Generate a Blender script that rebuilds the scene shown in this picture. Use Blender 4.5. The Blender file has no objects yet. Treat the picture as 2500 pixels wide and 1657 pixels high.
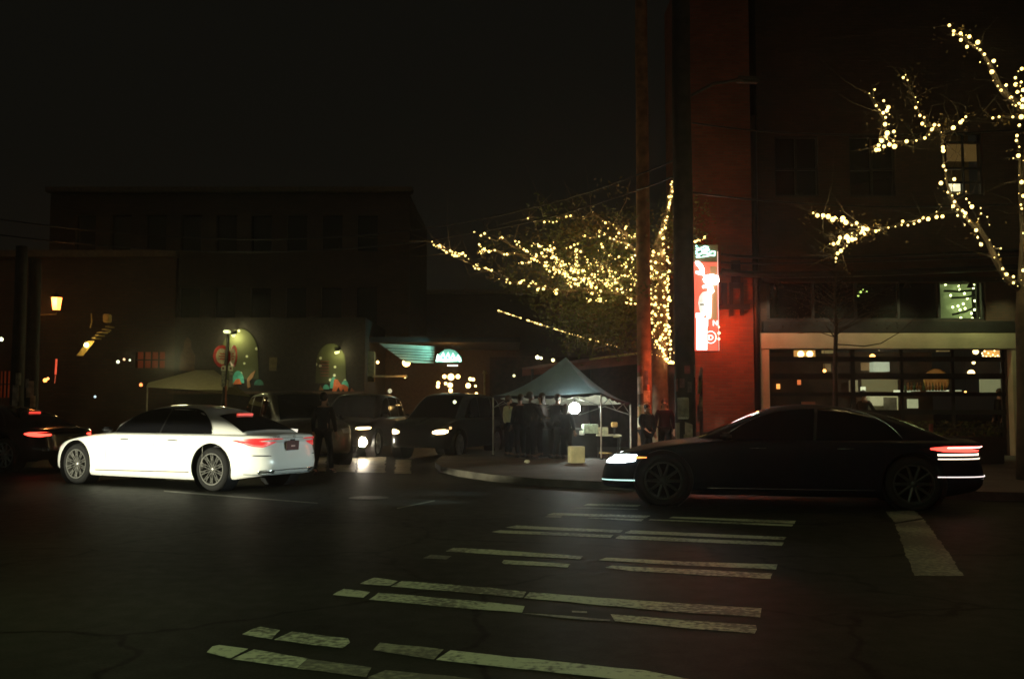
import bpy, bmesh, math, random
from mathutils import Vector, Matrix
random.seed(7)
R = math.radians
sc = bpy.context.scene
COL = sc.collection

# ---------------------------------------------------------------- camera
F = 2430.6; TILT = math.atan(161.5 / F); CAMH = 1.42
cam_d = bpy.data.cameras.new('camera'); cam = bpy.data.objects.new('camera', cam_d); COL.objects.link(cam)
cam.location = (0, 0, CAMH); cam.rotation_euler = (R(90) + TILT, 0, 0)
cam_d.sensor_width = 36; cam_d.lens = 35; cam_d.clip_end = 3000; cam_d.clip_start = 0.05
sc.camera = cam

# ---------------------------------------------------------------- world: a night sky over a lit city
w = bpy.data.worlds.new('World'); sc.world = w; w.use_nodes = True
nt = w.node_tree; bg = nt.nodes['Background']
sky = nt.nodes.new('ShaderNodeTexSky'); sky.sky_type = 'NISHITA'; sky.sun_disc = False
sky.sun_elevation = R(-4); sky.sun_rotation = R(200)
mixn = nt.nodes.new('ShaderNodeMixRGB'); mixn.blend_type = 'MIX'; mixn.inputs[0].default_value = 0.97
nt.links.new(sky.outputs[0], mixn.inputs[1])
mixn.inputs[2].default_value = (0.041, 0.038, 0.029, 1)
nt.links.new(mixn.outputs[0], bg.inputs[0]); bg.inputs[1].default_value = 0.10

sd = bpy.data.lights.new('city_glow_fill', 'SUN'); sd.energy = 0.042; sd.angle = R(12); sd.color = (1, .88, .66)  # weak sun added as city glow to lift the dark walls
so = bpy.data.objects.new('city_glow_fill', sd); COL.objects.link(so); so.rotation_euler = (R(62), 0, R(-20))
sc.view_settings.view_transform = 'Standard'; sc.view_settings.look = 'None'
sc.view_settings.exposure = 0; sc.view_settings.gamma = 1
sc.render.engine = 'CYCLES'
sc.cycles.use_denoising = True
sc.cycles.use_light_tree = True
sc.cycles.max_bounces = 5; sc.cycles.diffuse_bounces = 3; sc.cycles.glossy_bounces = 3
sc.cycles.sample_clamp_indirect = 3
sc.cycles.sample_clamp_direct = 0
sc.cycles.pixel_filter_type = 'BLACKMAN_HARRIS'; sc.cycles.filter_width = 1.6
sc.cycles.caustics_reflective = False; sc.cycles.caustics_refractive = False


def P(px, py, Y):
    """pixel of the 2500 px photograph + distance -> point in the place"""
    x = (px - 1250) / F; u = (828.5 - py) / F
    fw = math.cos(TILT) - u * math.sin(TILT); up = math.sin(TILT) + u * math.cos(TILT)
    return Vector((x * Y / fw, Y, CAMH + up / fw * Y))


def G(px, py, z=0.0):
    x = (px - 1250) / F; u = (828.5 - py) / F
    fw = math.cos(TILT) - u * math.sin(TILT); up = math.sin(TILT) + u * math.cos(TILT)
    Y = (z - CAMH) / (up / fw)
    return Vector((x * Y / fw, Y, z))


def interp(tab, x):
    tab = sorted(tab)
    if x <= tab[0][0]: return tab[0][1]
    for (a, b), (c, d) in zip(tab, tab[1:]):
        if x <= c:
            t = (x - a) / (c - a) if c > a else 0
            return b + (d - b) * t
    return tab[-1][1]


def smooth(tab, x, h=0.10):
    return sum(interp(tab, x + k * h / 3) * wt for k, wt in ((-3, 1), (-2, 2), (-1, 3), (0, 4), (1, 3), (2, 2), (3, 1))) / 16


# ---------------------------------------------------------------- materials
MATS = {}


def mat(name, col, rough=0.6, metal=0.0, var=0.25, scale=8.0, bump=0.0, spec=0.5, coat=0.0, bscale=None, col2=None, trans=0):
    if name in MATS: return MATS[name]
    m = bpy.data.materials.new(name); m.use_nodes = True; n = m.node_tree; b = n.nodes['Principled BSDF']
    b.inputs['Roughness'].default_value = rough; b.inputs['Metallic'].default_value = metal
    b.inputs['Specular IOR Level'].default_value = spec; b.inputs['Coat Weight'].default_value = coat
    tc = n.nodes.new('ShaderNodeTexCoord')
    no = n.nodes.new('ShaderNodeTexNoise'); no.inputs['Scale'].default_value = scale; no.inputs['Detail'].default_value = 6
    n.links.new(tc.outputs['Object'], no.inputs['Vector'])
    cr = n.nodes.new('ShaderNodeValToRGB')
    c2 = col2 or tuple(c * (1 - var) for c in col); c1 = col if col2 else tuple(min(1, c * (1 + var)) for c in col)
    cr.color_ramp.elements[0].position = 0.35; cr.color_ramp.elements[1].position = 0.65
    cr.color_ramp.elements[0].color = (*c2, 1); cr.color_ramp.elements[1].color = (*c1, 1)
    n.links.new(no.outputs[0], cr.inputs[0]); n.links.new(cr.outputs[0], b.inputs['Base Color'])
    if bump:
        n2 = n.nodes.new('ShaderNodeTexNoise'); n2.inputs['Scale'].default_value = bscale or scale * 4; n2.inputs['Detail'].default_value = 4
        n.links.new(tc.outputs['Object'], n2.inputs['Vector'])
        bp = n.nodes.new('ShaderNodeBump'); bp.inputs['Strength'].default_value = bump; bp.inputs['Distance'].default_value = 0.02
        n.links.new(n2.outputs[0], bp.inputs['Height']); n.links.new(bp.outputs[0], b.inputs['Normal'])
    if trans:
        tr = n.nodes.new('ShaderNodeBsdfTranslucent'); tr.inputs[0].default_value = (*col, 1)
        mx = n.nodes.new('ShaderNodeMixShader'); mx.inputs[0].default_value = trans
        n.links.new(b.outputs[0], mx.inputs[1]); n.links.new(tr.outputs[0], mx.inputs[2])
        n.links.new(mx.outputs[0], n.nodes['Material Output'].inputs[0])
    MATS[name] = m
    return m


def emit(name, col, strength, base=(0.5, 0.5, 0.5), light=True):
    if name in MATS: return MATS[name]
    m = bpy.data.materials.new(name); m.use_nodes = True; b = m.node_tree.nodes['Principled BSDF']
    b.inputs['Base Color'].default_value = (*base, 1); b.inputs['Roughness'].default_value = 0.3
    b.inputs['Emission Color'].default_value = (*col, 1); b.inputs['Emission Strength'].default_value = strength
    if not light: m.cycles.emission_sampling = 'NONE'
    MATS[name] = m
    return m


def brick(name, c1, c2, mortar, scale=1.0, rough=0.85):
    if name in MATS: return MATS[name]
    m = bpy.data.materials.new(name); m.use_nodes = True; n = m.node_tree; b = n.nodes['Principled BSDF']
    b.inputs['Roughness'].default_value = rough
    tc = n.nodes.new('ShaderNodeTexCoord'); mp = n.nodes.new('ShaderNodeMapping'); mp.inputs['Rotation'].default_value = (R(90), 0, 0)
    br = n.nodes.new('ShaderNodeTexBrick'); br.inputs['Scale'].default_value = 1
    br.inputs['Brick Width'].default_value = 0.22 * scale; br.inputs['Row Height'].default_value = 0.075 * scale
    br.inputs['Mortar Size'].default_value = 0.008 * scale; br.inputs['Color1'].default_value = (*c1, 1)
    br.inputs['Color2'].default_value = (*c2, 1); br.inputs['Mortar'].default_value = (*mortar, 1)
    sx = n.nodes.new('ShaderNodeSeparateXYZ'); cx = n.nodes.new('ShaderNodeCombineXYZ')
    n.links.new(tc.outputs['Object'], sx.inputs[0])
    ad = n.nodes.new('ShaderNodeMath'); ad.operation = 'ADD'; n.links.new(sx.outputs[0], ad.inputs[0]); n.links.new(sx.outputs[1], ad.inputs[1])
    n.links.new(ad.outputs[0], cx.inputs[0]); n.links.new(sx.outputs[2], cx.inputs[1])
    n.links.new(cx.outputs[0], br.inputs['Vector'])
    no = n.nodes.new('ShaderNodeTexNoise'); no.inputs['Scale'].default_value = 1.3; no.inputs['Detail'].default_value = 8
    n.links.new(tc.outputs['Object'], no.inputs['Vector'])
    mx = n.nodes.new('ShaderNodeMixRGB'); mx.blend_type = 'MULTIPLY'; mx.inputs[0].default_value = 0.7
    n.links.new(br.outputs[0], mx.inputs[1]); n.links.new(no.outputs[0], mx.inputs[2])
    n.links.new(mx.outputs[0], b.inputs['Base Color'])
    bp = n.nodes.new('ShaderNodeBump'); bp.inputs['Strength'].default_value = 0.6; bp.inputs['Distance'].default_value = 0.01
    n.links.new(br.outputs[1], bp.inputs['Height']); bp.invert = True; n.links.new(bp.outputs[0], b.inputs['Normal'])
    MATS[name] = m
    return m


def asphalt():
    m = bpy.data.materials.new('asphalt'); m.use_nodes = True; n = m.node_tree; b = n.nodes['Principled BSDF']
    tc = n.nodes.new('ShaderNodeTexCoord')
    def noise(s, d=6):
        t = n.nodes.new('ShaderNodeTexNoise'); t.inputs['Scale'].default_value = s; t.inputs['Detail'].default_value = d
        n.links.new(tc.outputs['Object'], t.inputs['Vector']); return t
    a = noise(0.35); f = noise(45, 3); g = noise(6); h = noise(150, 2)
    cr = n.nodes.new('ShaderNodeValToRGB'); cr.color_ramp.elements[0].position = .40; cr.color_ramp.elements[1].position = .62
    cr.color_ramp.elements[0].color = (.012, .012, .011, 1); cr.color_ramp.elements[1].color = (.040, .040, .032, 1)
    ad = n.nodes.new('ShaderNodeMath'); ad.operation = 'MULTIPLY_ADD'; ad.inputs[1].default_value = 0.45
    fh = n.nodes.new('ShaderNodeMixRGB'); fh.inputs[0].default_value = .5; n.links.new(f.outputs[0], fh.inputs[1]); n.links.new(h.outputs[0], fh.inputs[2]); n.links.new(fh.outputs[0], ad.inputs[0])
    m2 = n.nodes.new('ShaderNodeMath'); m2.operation = 'MULTIPLY'; m2.inputs[1].default_value = .55; n.links.new(a.outputs[0], m2.inputs[0])
    n.links.new(m2.outputs[0], ad.inputs[2]); n.links.new(ad.outputs[0], cr.inputs[0])
    vo = n.nodes.new('ShaderNodeTexVoronoi'); vo.feature = 'DISTANCE_TO_EDGE'; vo.inputs['Scale'].default_value = .55; wr = noise(1.6, 5)
    mv = n.nodes.new('ShaderNodeMixRGB'); mv.inputs[0].default_value = .32; n.links.new(tc.outputs['Object'], mv.inputs[1]); n.links.new(wr.outputs[1], mv.inputs[2]); n.links.new(mv.outputs[0], vo.inputs['Vector'])
    ck = n.nodes.new('ShaderNodeValToRGB'); ck.color_ramp.elements[0].position = .004; ck.color_ramp.elements[1].position = .012; ck.color_ramp.elements[0].color = (.25, .25, .25, 1)
    n.links.new(vo.outputs['Distance'], ck.inputs[0]); mm = n.nodes.new('ShaderNodeMixRGB'); mm.blend_type = 'MULTIPLY'; mm.inputs[0].default_value = 1
    n.links.new(cr.outputs[0], mm.inputs[1]); n.links.new(ck.outputs[0], mm.inputs[2]); n.links.new(mm.outputs[0], b.inputs['Base Color'])
    rr = n.nodes.new('ShaderNodeMapRange'); rr.inputs[3].default_value = .46; rr.inputs[4].default_value = .70
    n.links.new(g.outputs[0], rr.inputs[0]); n.links.new(rr.outputs[0], b.inputs['Roughness']); b.inputs['Specular IOR Level'].default_value = .05
    bp = n.nodes.new('ShaderNodeBump'); bp.inputs['Strength'].default_value = .22; bp.inputs['Distance'].default_value = .006
    n.links.new(f.outputs[0], bp.inputs['Height']); n.links.new(bp.outputs[0], b.inputs['Normal'])
    return m


def road_paint(name, col=(.60, .61, .44), wear=.46):
    m = bpy.data.materials.new(name); m.use_nodes = True; n = m.node_tree; b = n.nodes['Principled BSDF']
    tc = n.nodes.new('ShaderNodeTexCoord'); t = n.nodes.new('ShaderNodeTexNoise'); t.inputs['Scale'].default_value = 22; t.inputs['Detail'].default_value = 10
    t2 = n.nodes.new('ShaderNodeTexNoise'); t2.inputs['Scale'].default_value = 1.1; t2.inputs['Detail'].default_value = 4
    for q in (t, t2): n.links.new(tc.outputs['Object'], q.inputs['Vector'])
    av = n.nodes.new('ShaderNodeMath'); av.operation = 'MULTIPLY_ADD'; av.inputs[1].default_value = .5
    m2 = n.nodes.new('ShaderNodeMath'); m2.operation = 'MULTIPLY'; m2.inputs[1].default_value = .5
    n.links.new(t2.outputs[0], m2.inputs[0]); n.links.new(t.outputs[0], av.inputs[0]); n.links.new(m2.outputs[0], av.inputs[2])
    cr = n.nodes.new('ShaderNodeValToRGB'); cr.color_ramp.elements[0].position = wear - .05; cr.color_ramp.elements[1].position = wear + .06
    cr.color_ramp.elements[0].color = (.12, .115, .09, 1); cr.color_ramp.elements[1].color = (*col, 1)
    n.links.new(av.outputs[0], cr.inputs[0]); n.links.new(cr.outputs[0], b.inputs['Base Color']); b.inputs['Roughness'].default_value = .55
    return m


black = lambda: mat('black_plastic', (.012, .012, .013), .45)
chrome = lambda: mat('chrome', (.75, .75, .75), .18, 1.0, .03)
tint = lambda: mat('tinted_glass', (.006, .006, .007), .05, 0, .1, spec=.6)
rubber = lambda: mat('tyre_rubber', (.005, .0048, .0045), .9, bump=.2)


# ---------------------------------------------------------------- mesh collector
class MB:
    def __init__(s): s.v = []; s.f = []; s.e = []
    def add(s, vs, fs):
        o = len(s.v); s.v += [tuple(v) for v in vs]; s.f += [tuple(i + o for i in f) for f in fs]; return s
    def box(s, c, d, rz=0, ry=0, rx=0, bev=0.0):
        x, y, z = d[0] / 2, d[1] / 2, d[2] / 2
        M = Matrix.Translation(c) @ Matrix.Rotation(rz, 4, 'Z') @ Matrix.Rotation(ry, 4, 'Y') @ Matrix.Rotation(rx, 4, 'X')
        bm = bmesh.new(); bmesh.ops.create_cube(bm, size=1); bmesh.ops.scale(bm, vec=d, verts=bm.verts)
        if bev: bmesh.ops.bevel(bm, geom=bm.edges[:], offset=bev, segments=2, affect='EDGES')
        bm.transform(M); bm.verts.index_update()
        s.add([v.co for v in bm.verts], [[v.index for v in f.verts] for f in bm.faces]); bm.free(); return s
    def tube(s, pts, r, n=8, cap=True):
        pts = [Vector(p) for p in pts]; rs = r if isinstance(r, (list, tuple)) else [r] * len(pts)
        vs = []; fs = []
        prev = None
        for i, p in enumerate(pts):
            d = (pts[min(i + 1, len(pts) - 1)] - pts[max(i - 1, 0)])
            d = d.normalized() if d.length > 1e-9 else Vector((0, 0, 1))
            if prev is None:
                a = d.orthogonal().normalized()
            else:
                a = (prev - d * prev.dot(d)); a = a.normalized() if a.length > 1e-6 else d.orthogonal().normalized()
            prev = a; b = d.cross(a)
            for k in range(n):
                t = 2 * math.pi * k / n; vs.append(p + (a * math.cos(t) + b * math.sin(t)) * rs[i])
        for i in range(len(pts) - 1):
            for k in range(n):
                fs.append((i * n + k, i * n + (k + 1) % n, (i + 1) * n + (k + 1) % n, (i + 1) * n + k))
        if cap: fs.append(tuple(range(n))[::-1]); fs.append(tuple((len(pts) - 1) * n + k for k in range(n)))
        return s.add(vs, fs)
    def lathe(s, prof, n=32, M=None, close=False):
        """prof = (radius, height) about local Z"""
        M = M or Matrix(); vs = []; fs = []; m = len(prof)
        for k in range(n):
            t = 2 * math.pi * k / n
            for r, z in prof: vs.append(M @ Vector((r * math.cos(t), r * math.sin(t), z)))
        for k in range(n):
            k2 = (k + 1) % n
            for i in range(m - 1 + (1 if close else 0)):
                j = (i + 1) % m; fs.append((k * m + i, k2 * m + i, k2 * m + j, k * m + j))
        return s.add(vs, fs)
    def ball(s, c, r, seg=10, sc_=(1, 1, 1)):
        prof = [(max(1e-4, r * math.sin(math.pi * i / (seg // 2 + 1))), -r * math.cos(math.pi * i / (seg // 2 + 1))) for i in range(seg // 2 + 2)]
        M = Matrix.Translation(c) @ Matrix.Diagonal((*sc_, 1)); return s.lathe(prof, seg, M)
    def quad(s, a, b, c, d): return s.add([a, b, c, d], [(0, 1, 2, 3)])
    def slab(s, pts, th):
        """polygon given as points at top z, extruded down by th"""
        n = len(pts); t = [Vector(p) for p in pts]; bt = [p - Vector((0, 0, th)) for p in t]
        return s.add(t + bt, [tuple(range(n)), tuple(range(2 * n - 1, n - 1, -1))] + [(i, i + n, (i + 1) % n + n, (i + 1) % n) for i in range(n)])
    def plate(s, pts, th, nrm=(0, -1, 0)):
        """flat polygon with a thickness th behind it"""
        n = len(pts); d = Vector(nrm) * th; t = [Vector(p) for p in pts]; bt = [p - d for p in t]
        return s.add(t + bt, [tuple(range(n)), tuple(range(2 * n - 1, n - 1, -1))] + [(i, i + n, (i + 1) % n + n, (i + 1) % n) for i in range(n)])
    def build(s, name, m, parent=None, smooth_=False, kind=None, label=None, loc=None, fix=True):
        me = bpy.data.meshes.new(name); me.from_pydata(s.v, [], s.f)
        if fix:
            bm = bmesh.new(); bm.from_mesh(me); bmesh.ops.recalc_face_normals(bm, faces=bm.faces); bm.to_mesh(me); bm.free()
        o = bpy.data.objects.new(name, me); COL.objects.link(o)
        if m: me.materials.append(m)
        if smooth_:
            for p in me.polygons: p.use_smooth = True
        if parent: o.parent = parent
        if kind: o['kind'] = kind
        if label: o['label'] = label
        if loc is not None: o.location = loc
        return o


def tag(o, label, cat, group=None):
    o['label'] = label; o['category'] = cat
    if group: o['group'] = group
    return o


def thing(name, label, cat, loc=(0, 0, 0), rz=0, group=None):
    o = bpy.data.objects.new(name, None); COL.objects.link(o); o.location = loc; o.rotation_euler = (0, 0, rz)
    o.empty_display_size = .2
    return tag(o, label, cat, group)


def copy_tree(o, parent=None):
    c = o.copy(); COL.objects.link(c); c.parent = parent
    for ch in o.children: copy_tree(ch, c)
    return c


def lamp(kind, name, loc, power, col, parent=None, size=.05, **kw):
    l = bpy.data.lights.new(name, kind); l.energy = power; l.color = col
    if kind in ('POINT', 'SPOT'): l.shadow_soft_size = size
    if kind == 'SPOT': l.spot_size = kw.get('cone', R(60)); l.spot_blend = kw.get('blend', .5)
    if kind == 'AREA': l.size = size
    o = bpy.data.objects.new(name, l); COL.objects.link(o); o.location = loc
    if 'aim' in kw:
        o.rotation_euler = (Vector(kw['aim']) - Vector(loc)).to_track_quat('-Z', 'Y').to_euler()
    if 'scale' in kw: o.scale = kw['scale']
    if parent: o.parent = parent
    return o


# ================================================================ GROUND
ASPH = asphalt()
g = MB(); g.quad((-110, -30, 0), (110, -30, 0), (110, 170, 0), (-110, 170, 0)); g.build('road', ASPH, kind='structure')

walk_m = mat('sidewalk_concrete', (.075, .068, .058), .75, var=.35, scale=1.6, bump=.3, bscale=30)
curb_m = mat('kerb_stone', (.085, .075, .055), .8, var=.4, scale=3)
curb_px = [(1200, 1090), (1085, 1118), (1062, 1140), (1075, 1152), (1120, 1163), (1200, 1175), (1320, 1186), (1480, 1194), (1700, 1201), (2000, 1209), (2500, 1223)]
curb = [Vector((3.5, 60, 0))] + [G(a, b, 0.0) for a, b in curb_px]; curb += [curb[-1] + Vector((30, -10.0, 0))]
outer = [p + Vector((0, 0, .13)) for p in curb]
inner = []
for i_, p_ in enumerate(outer):
    a_ = outer[max(i_ - 1, 0)]; b_2 = outer[min(i_ + 1, len(outer) - 1)]; d_ = (b_2 - a_).normalized(); inner.append(p_ + Vector((-d_.y, d_.x, 0)) * .16)
k = MB()
for a, b, c, d in zip(outer, outer[1:], inner[1:], inner): k.add([a, b, c, d], [(0, 1, 2, 3)])
for a, b in zip(outer, outer[1:]): k.add([a, b, (b.x, b.y, 0), (a.x, a.y, 0)], [(0, 1, 2, 3)])
k.build('kerb', curb_m, kind='structure')
sw = MB(); far = [Vector((60, 60, .126))]
sw.add([p - Vector((0, 0, .004)) for p in inner] + far, [tuple(range(len(inner) + 1))]); sw.build('sidewalk', walk_m, kind='structure')
sw = MB(); pts = [Vector((-60, 31, .13)), Vector((-5.4, 32.5, .13)), Vector((-5.2, 60, .13)), Vector((-60, 60, .13))]
sw.slab(pts, .13).build('far_sidewalk', walk_m, kind='structure')

# road markings
PAINT = road_paint('stripe_paint'); PAINT2 = road_paint('worn_stripe_paint', (.34, .33, .23), .52)
a3 = lambda x, y: (400 + x / 2.9575, 1180 + y / 2.9575)
a4 = lambda x, y: (1200 + x / 2.9575, 1180 + y / 2.9575)
a2 = lambda x, y: (1400 + x / 2.151, 1000 + y / 2.151)
stripes = [
    (0, [a3(565, 1090), a3(640, 1052), a3(700, 1035), a3(840, 1060), a3(780, 1125)]),
    (0, [a3(795, 1130), a3(925, 1070), a3(1330, 1120), a3(1345, 1150), a3(1290, 1190)]),
    (1, [a3(1510, 1205), a3(1560, 1150), a3(2020, 1200), a3(1950, 1272)]),
    (0, [a3(1965, 1275), a3(2070, 1205), a4(0, 1238), a4(1100, 1350), a4(1500, 1430), a4(900, 1415), a4(0, 1318)]),
    (0, [a3(310, 1220), a3(350, 1178), a3(400, 1168), a3(610, 1195), a3(480, 1265)]),
    (0, [a3(490, 1270), a3(650, 1200), a3(1040, 1265), a3(960, 1335)]),
    (1, [a3(960, 1340), a3(1040, 1268), a3(1500, 1330), a3(1460, 1400)]),
    (1, [a3(1475, 1400), a3(1600, 1350), a3(2366, 1425), a3(2380, 1500), a3(1500, 1480)]),
    (0, [a3(1415, 725), a3(1520, 680), a3(1690, 705), a3(1630, 740)]),
    (0, [a3(1640, 745), a3(1720, 705), a3(2366, 755), a4(250, 783), a4(225, 826), a4(0, 805)]),
    (0, [a4(235, 828), a4(275, 787), a4(1400, 868), a4(1950, 903), a4(1940, 968), a4(1300, 925)]),
    (0, [a3(1220, 805), a3(1300, 762), a3(1490, 785), a3(1440, 825)]),
    (0, [a3(1480, 840), a3(1550, 790), a3(2260, 850), a4(240, 887), a4(220, 935), a3(2200, 905)]),
    (0, [a4(860, 945), a4(1400, 990), a4(1910, 1025), a4(1900, 1085), a4(1300, 1035), a4(890, 995)]),
    (1, [a4(215, 937), a4(520, 955), a4(860, 985), a4(850, 995), a4(500, 970)]),
    (1, [a4(580, 920), a4(690, 925), a4(690, 936), a4(582, 932)]),
    (0, [a3(2035, 490), a3(2090, 465), a3(2366, 478), a4(300, 500), a4(660, 525), a4(640, 548), a4(300, 530), a4(0, 512)]),
    (0, [a4(770, 555), a4(830, 535), a4(1400, 565), a4(2065, 585), a4(2055, 622), a4(1400, 592)]),
    (1, [a3(1870, 540), a3(1930, 515), a3(2080, 525), a3(2040, 548)]),
    (0, [a4(75, 570), a4(90, 552), a4(570, 582), a4(550, 607), a4(90, 582)]),
    (0, [a4(820, 607), a4(870, 593), a4(2030, 650), a4(2015, 690), a4(1000, 632)]),
    (0, [a4(100, 318), a4(180, 303), a4(950, 338), a4(930, 356), a4(180, 326)]),
    (0, [a4(970, 350), a4(1010, 338), a4(2130, 388), a4(2110, 407), a4(960, 360)]),
    (0, [a4(0, 350), a4(60, 338), a4(880, 372), a4(860, 392), a4(60, 358)]),
    (0, [a4(895, 395), a4(930, 375), a4(2110, 427), a4(2095, 450), a4(900, 400)]),
    (0, [a4(400, 228), a4(450, 212), a4(1150, 233), a4(1115, 250)]),
    (0, [a4(1280, 250), a4(1310, 240), a4(2200, 270), a4(2190, 290)]),
    (1, [a4(380, 243), a4(410, 232), a4(510, 236), a4(500, 247)]),
    (0, [a4(690, 250), a4(720, 246), a4(1100, 258), a4(1080, 273)]),
    (0, [a4(1130, 265), a4(1150, 258), a4(2180, 296), a4(2170, 310)]),
    (0, [a4(660, 158), a4(700, 145), a4(1080, 155), a4(1050, 168)]),
    (1, [a4(560, 178), a4(700, 172), a4(1060, 184), a4(1050, 190)]),
]
def ground_poly(name, px, m, z=.004, rough_=.0):
    pts = [G(*p) for p in px]; n = len(pts); out = []
    for i in range(n):                       # ragged edge: subdivide and nudge
        a, b = pts[i], pts[(i + 1) % n]; L = (b - a).length; kk = max(1, int(L / .12))
        for j in range(kk):
            q = a + (b - a) * (j / kk)
            if rough_ and j: q = q + Vector((random.uniform(-1, 1), random.uniform(-1, 1), 0)) * rough_
            out.append((q.x, q.y, z))
    mb = MB(); mb.add(out, [tuple(range(len(out)))]); return mb.build(name, m, kind='structure', fix=False)
for wv, px in stripes: ground_poly('crosswalk_stripe', px, PAINT2 if wv else PAINT, rough_=.010)
ground_poly('stop_line', [a2(1690, 600), a2(1840, 575), a2(1960, 740), a2(2050, 872), a2(1790, 872), a2(1730, 720)], PAINT2, rough_=.012)
ground_poly('stop_line', [a2(1640, 535), a2(1790, 528), a2(1835, 568), a2(1690, 592)], PAINT2, rough_=.012)
line_m = mat('faded_line_paint', (.16, .16, .12), .6, var=.4, scale=6)
ground_poly('lane_line', [(400, 1197), (775, 1227), (776, 1229.5), (400, 1200)], line_m)
ground_poly('lane_line', [(968, 1240), (1060, 1221), (1062, 1223), (970, 1242)], line_m)
band = mat('worn_crosswalk_paint', (.30, .26, .16), .42, var=.5, scale=2.5)
for a, b, c, d in ((690, 765, 1116, 1151), (775, 795, 1114, 1150), (812, 868, 1118, 1152), (872, 940, 1114, 1154), (963, 1002, 1122, 1156), (1062, 1085, 1124, 1134)):
    ground_poly('side_street_crosswalk', [(a + 4, c), (b + 2, c + 1), (b, d), (a, d - 1)], band, rough_=.03)
mh = MB(); c0 = G(1485 / 1, 1478) if False else G(900, 1215); mh.lathe([(.001, .006), (.30, .006), (.31, .001)], 28, Matrix.Translation((c0.x, c0.y, 0)))
mh.build('manhole_cover', mat('cast_iron', (.05, .045, .04), .45, .6, bump=.4), kind='structure')


# ================================================================ VEHICLES
def resample(pts, n):
    L = [0]
    for a, b in zip(pts, pts[1:] + pts[:1]): L.append(L[-1] + math.dist(a, b))
    out = []; j = 0; pts2 = pts + pts[:1]
    for i in range(n):
        t = L[-1] * i / n
        while L[j + 1] < t: j += 1
        f = (t - L[j]) / max(1e-9, L[j + 1] - L[j]); out.append((pts2[j][0] + (pts2[j + 1][0] - pts2[j][0]) * f, pts2[j][1] + (pts2[j + 1][1] - pts2[j][1]) * f))
    return out


SEDAN = dict(xf=2.80, xr=-2.50, W=.95, nf=4.6, nr=5.0, axf=1.86, axr=-1.50, rw=.36, tw=.25,
             zt=[(-2.5, .915), (-2.1, .93), (-1.5, .94), (0, .94), (1.0, .935), (1.5, .895), (2.0, .84), (2.4, .775), (2.65, .71), (2.8, .65)],
             zb=[(-2.5, .27), (-2.0, .20), (-1.2, .17), (1.3, .17), (2.0, .19), (2.6, .24)],
             zr=[(-2.20, .80), (-2.08, .94), (-1.86, 1.05), (-1.52, 1.20), (-1.22, 1.295), (-.93, 1.365), (-.65, 1.408), (-.35, 1.436), (0, 1.442), (.29, 1.405), (.5, 1.35), (.67, 1.285), (.82, 1.215), (1.0, 1.135), (1.25, 1.01), (1.5, .93)],
             wb=[(-2.20, .72), (-1.72, .82), (-1.15, .87), (0, .885), (.8, .865), (1.0, .80), (1.15, .68), (1.3, .50), (1.5, .18)],
             wt=[(-2.20, .62), (-1.55, .60), (-1.0, .60), (0, .62), (.75, .66), (1.0, .64), (1.15, .55), (1.3, .40), (1.5, .12)],
             dlo=[(1.08, .945), (.95, 1.02), (.82, 1.11), (.67, 1.19), (.5, 1.265), (.29, 1.33), (0, 1.365), (-.4, 1.38), (-.70, 1.365), (-.89, 1.325), (-1.05, 1.265), (-1.19, 1.18), (-1.29, 1.09), (-1.35, 1.02), (-1.385, .945)],
             dlo_lo=.94, back=(-1.95, -1.26), wind=(.50, 1.36), posts=[(-.22, .04)])
SUV = dict(xf=2.35, xr=-2.35, W=.95, nf=4.5, nr=6, axf=1.45, axr=-1.35, rw=.38, tw=.25,
           zt=[(-2.35, 1.08), (0, 1.08), (1.0, 1.07), (1.6, 1.03), (2.1, .96), (2.35, .86)],
           zb=[(-2.35, .36), (-1.9, .28), (1.8, .28), (2.35, .32)],
           zr=[(-2.28, 1.10), (-2.16, 1.45), (-1.98, 1.66), (-1.7, 1.74), (-1, 1.78), (0, 1.78), (.3, 1.74), (.6, 1.62), (.9, 1.42), (1.25, 1.15), (1.4, 1.05)],
           wb=[(-2.28, .80), (-1.9, .86), (0, .88), (.9, .85), (1.4, .78)],
           wt=[(-2.28, .66), (-1.8, .68), (0, .70), (1.4, .70)],
           dlo=[(.86, 1.10), (.6, 1.38), (.35, 1.55), (.1, 1.64), (-.3, 1.67), (-1.4, 1.65), (-1.75, 1.58), (-1.95, 1.3), (-2.0, 1.11)],
           dlo_lo=1.10, back=(-2.25, -2.02), wind=(.38, 1.3), posts=[(-.15, .06), (-1.15, .07)])


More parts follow.
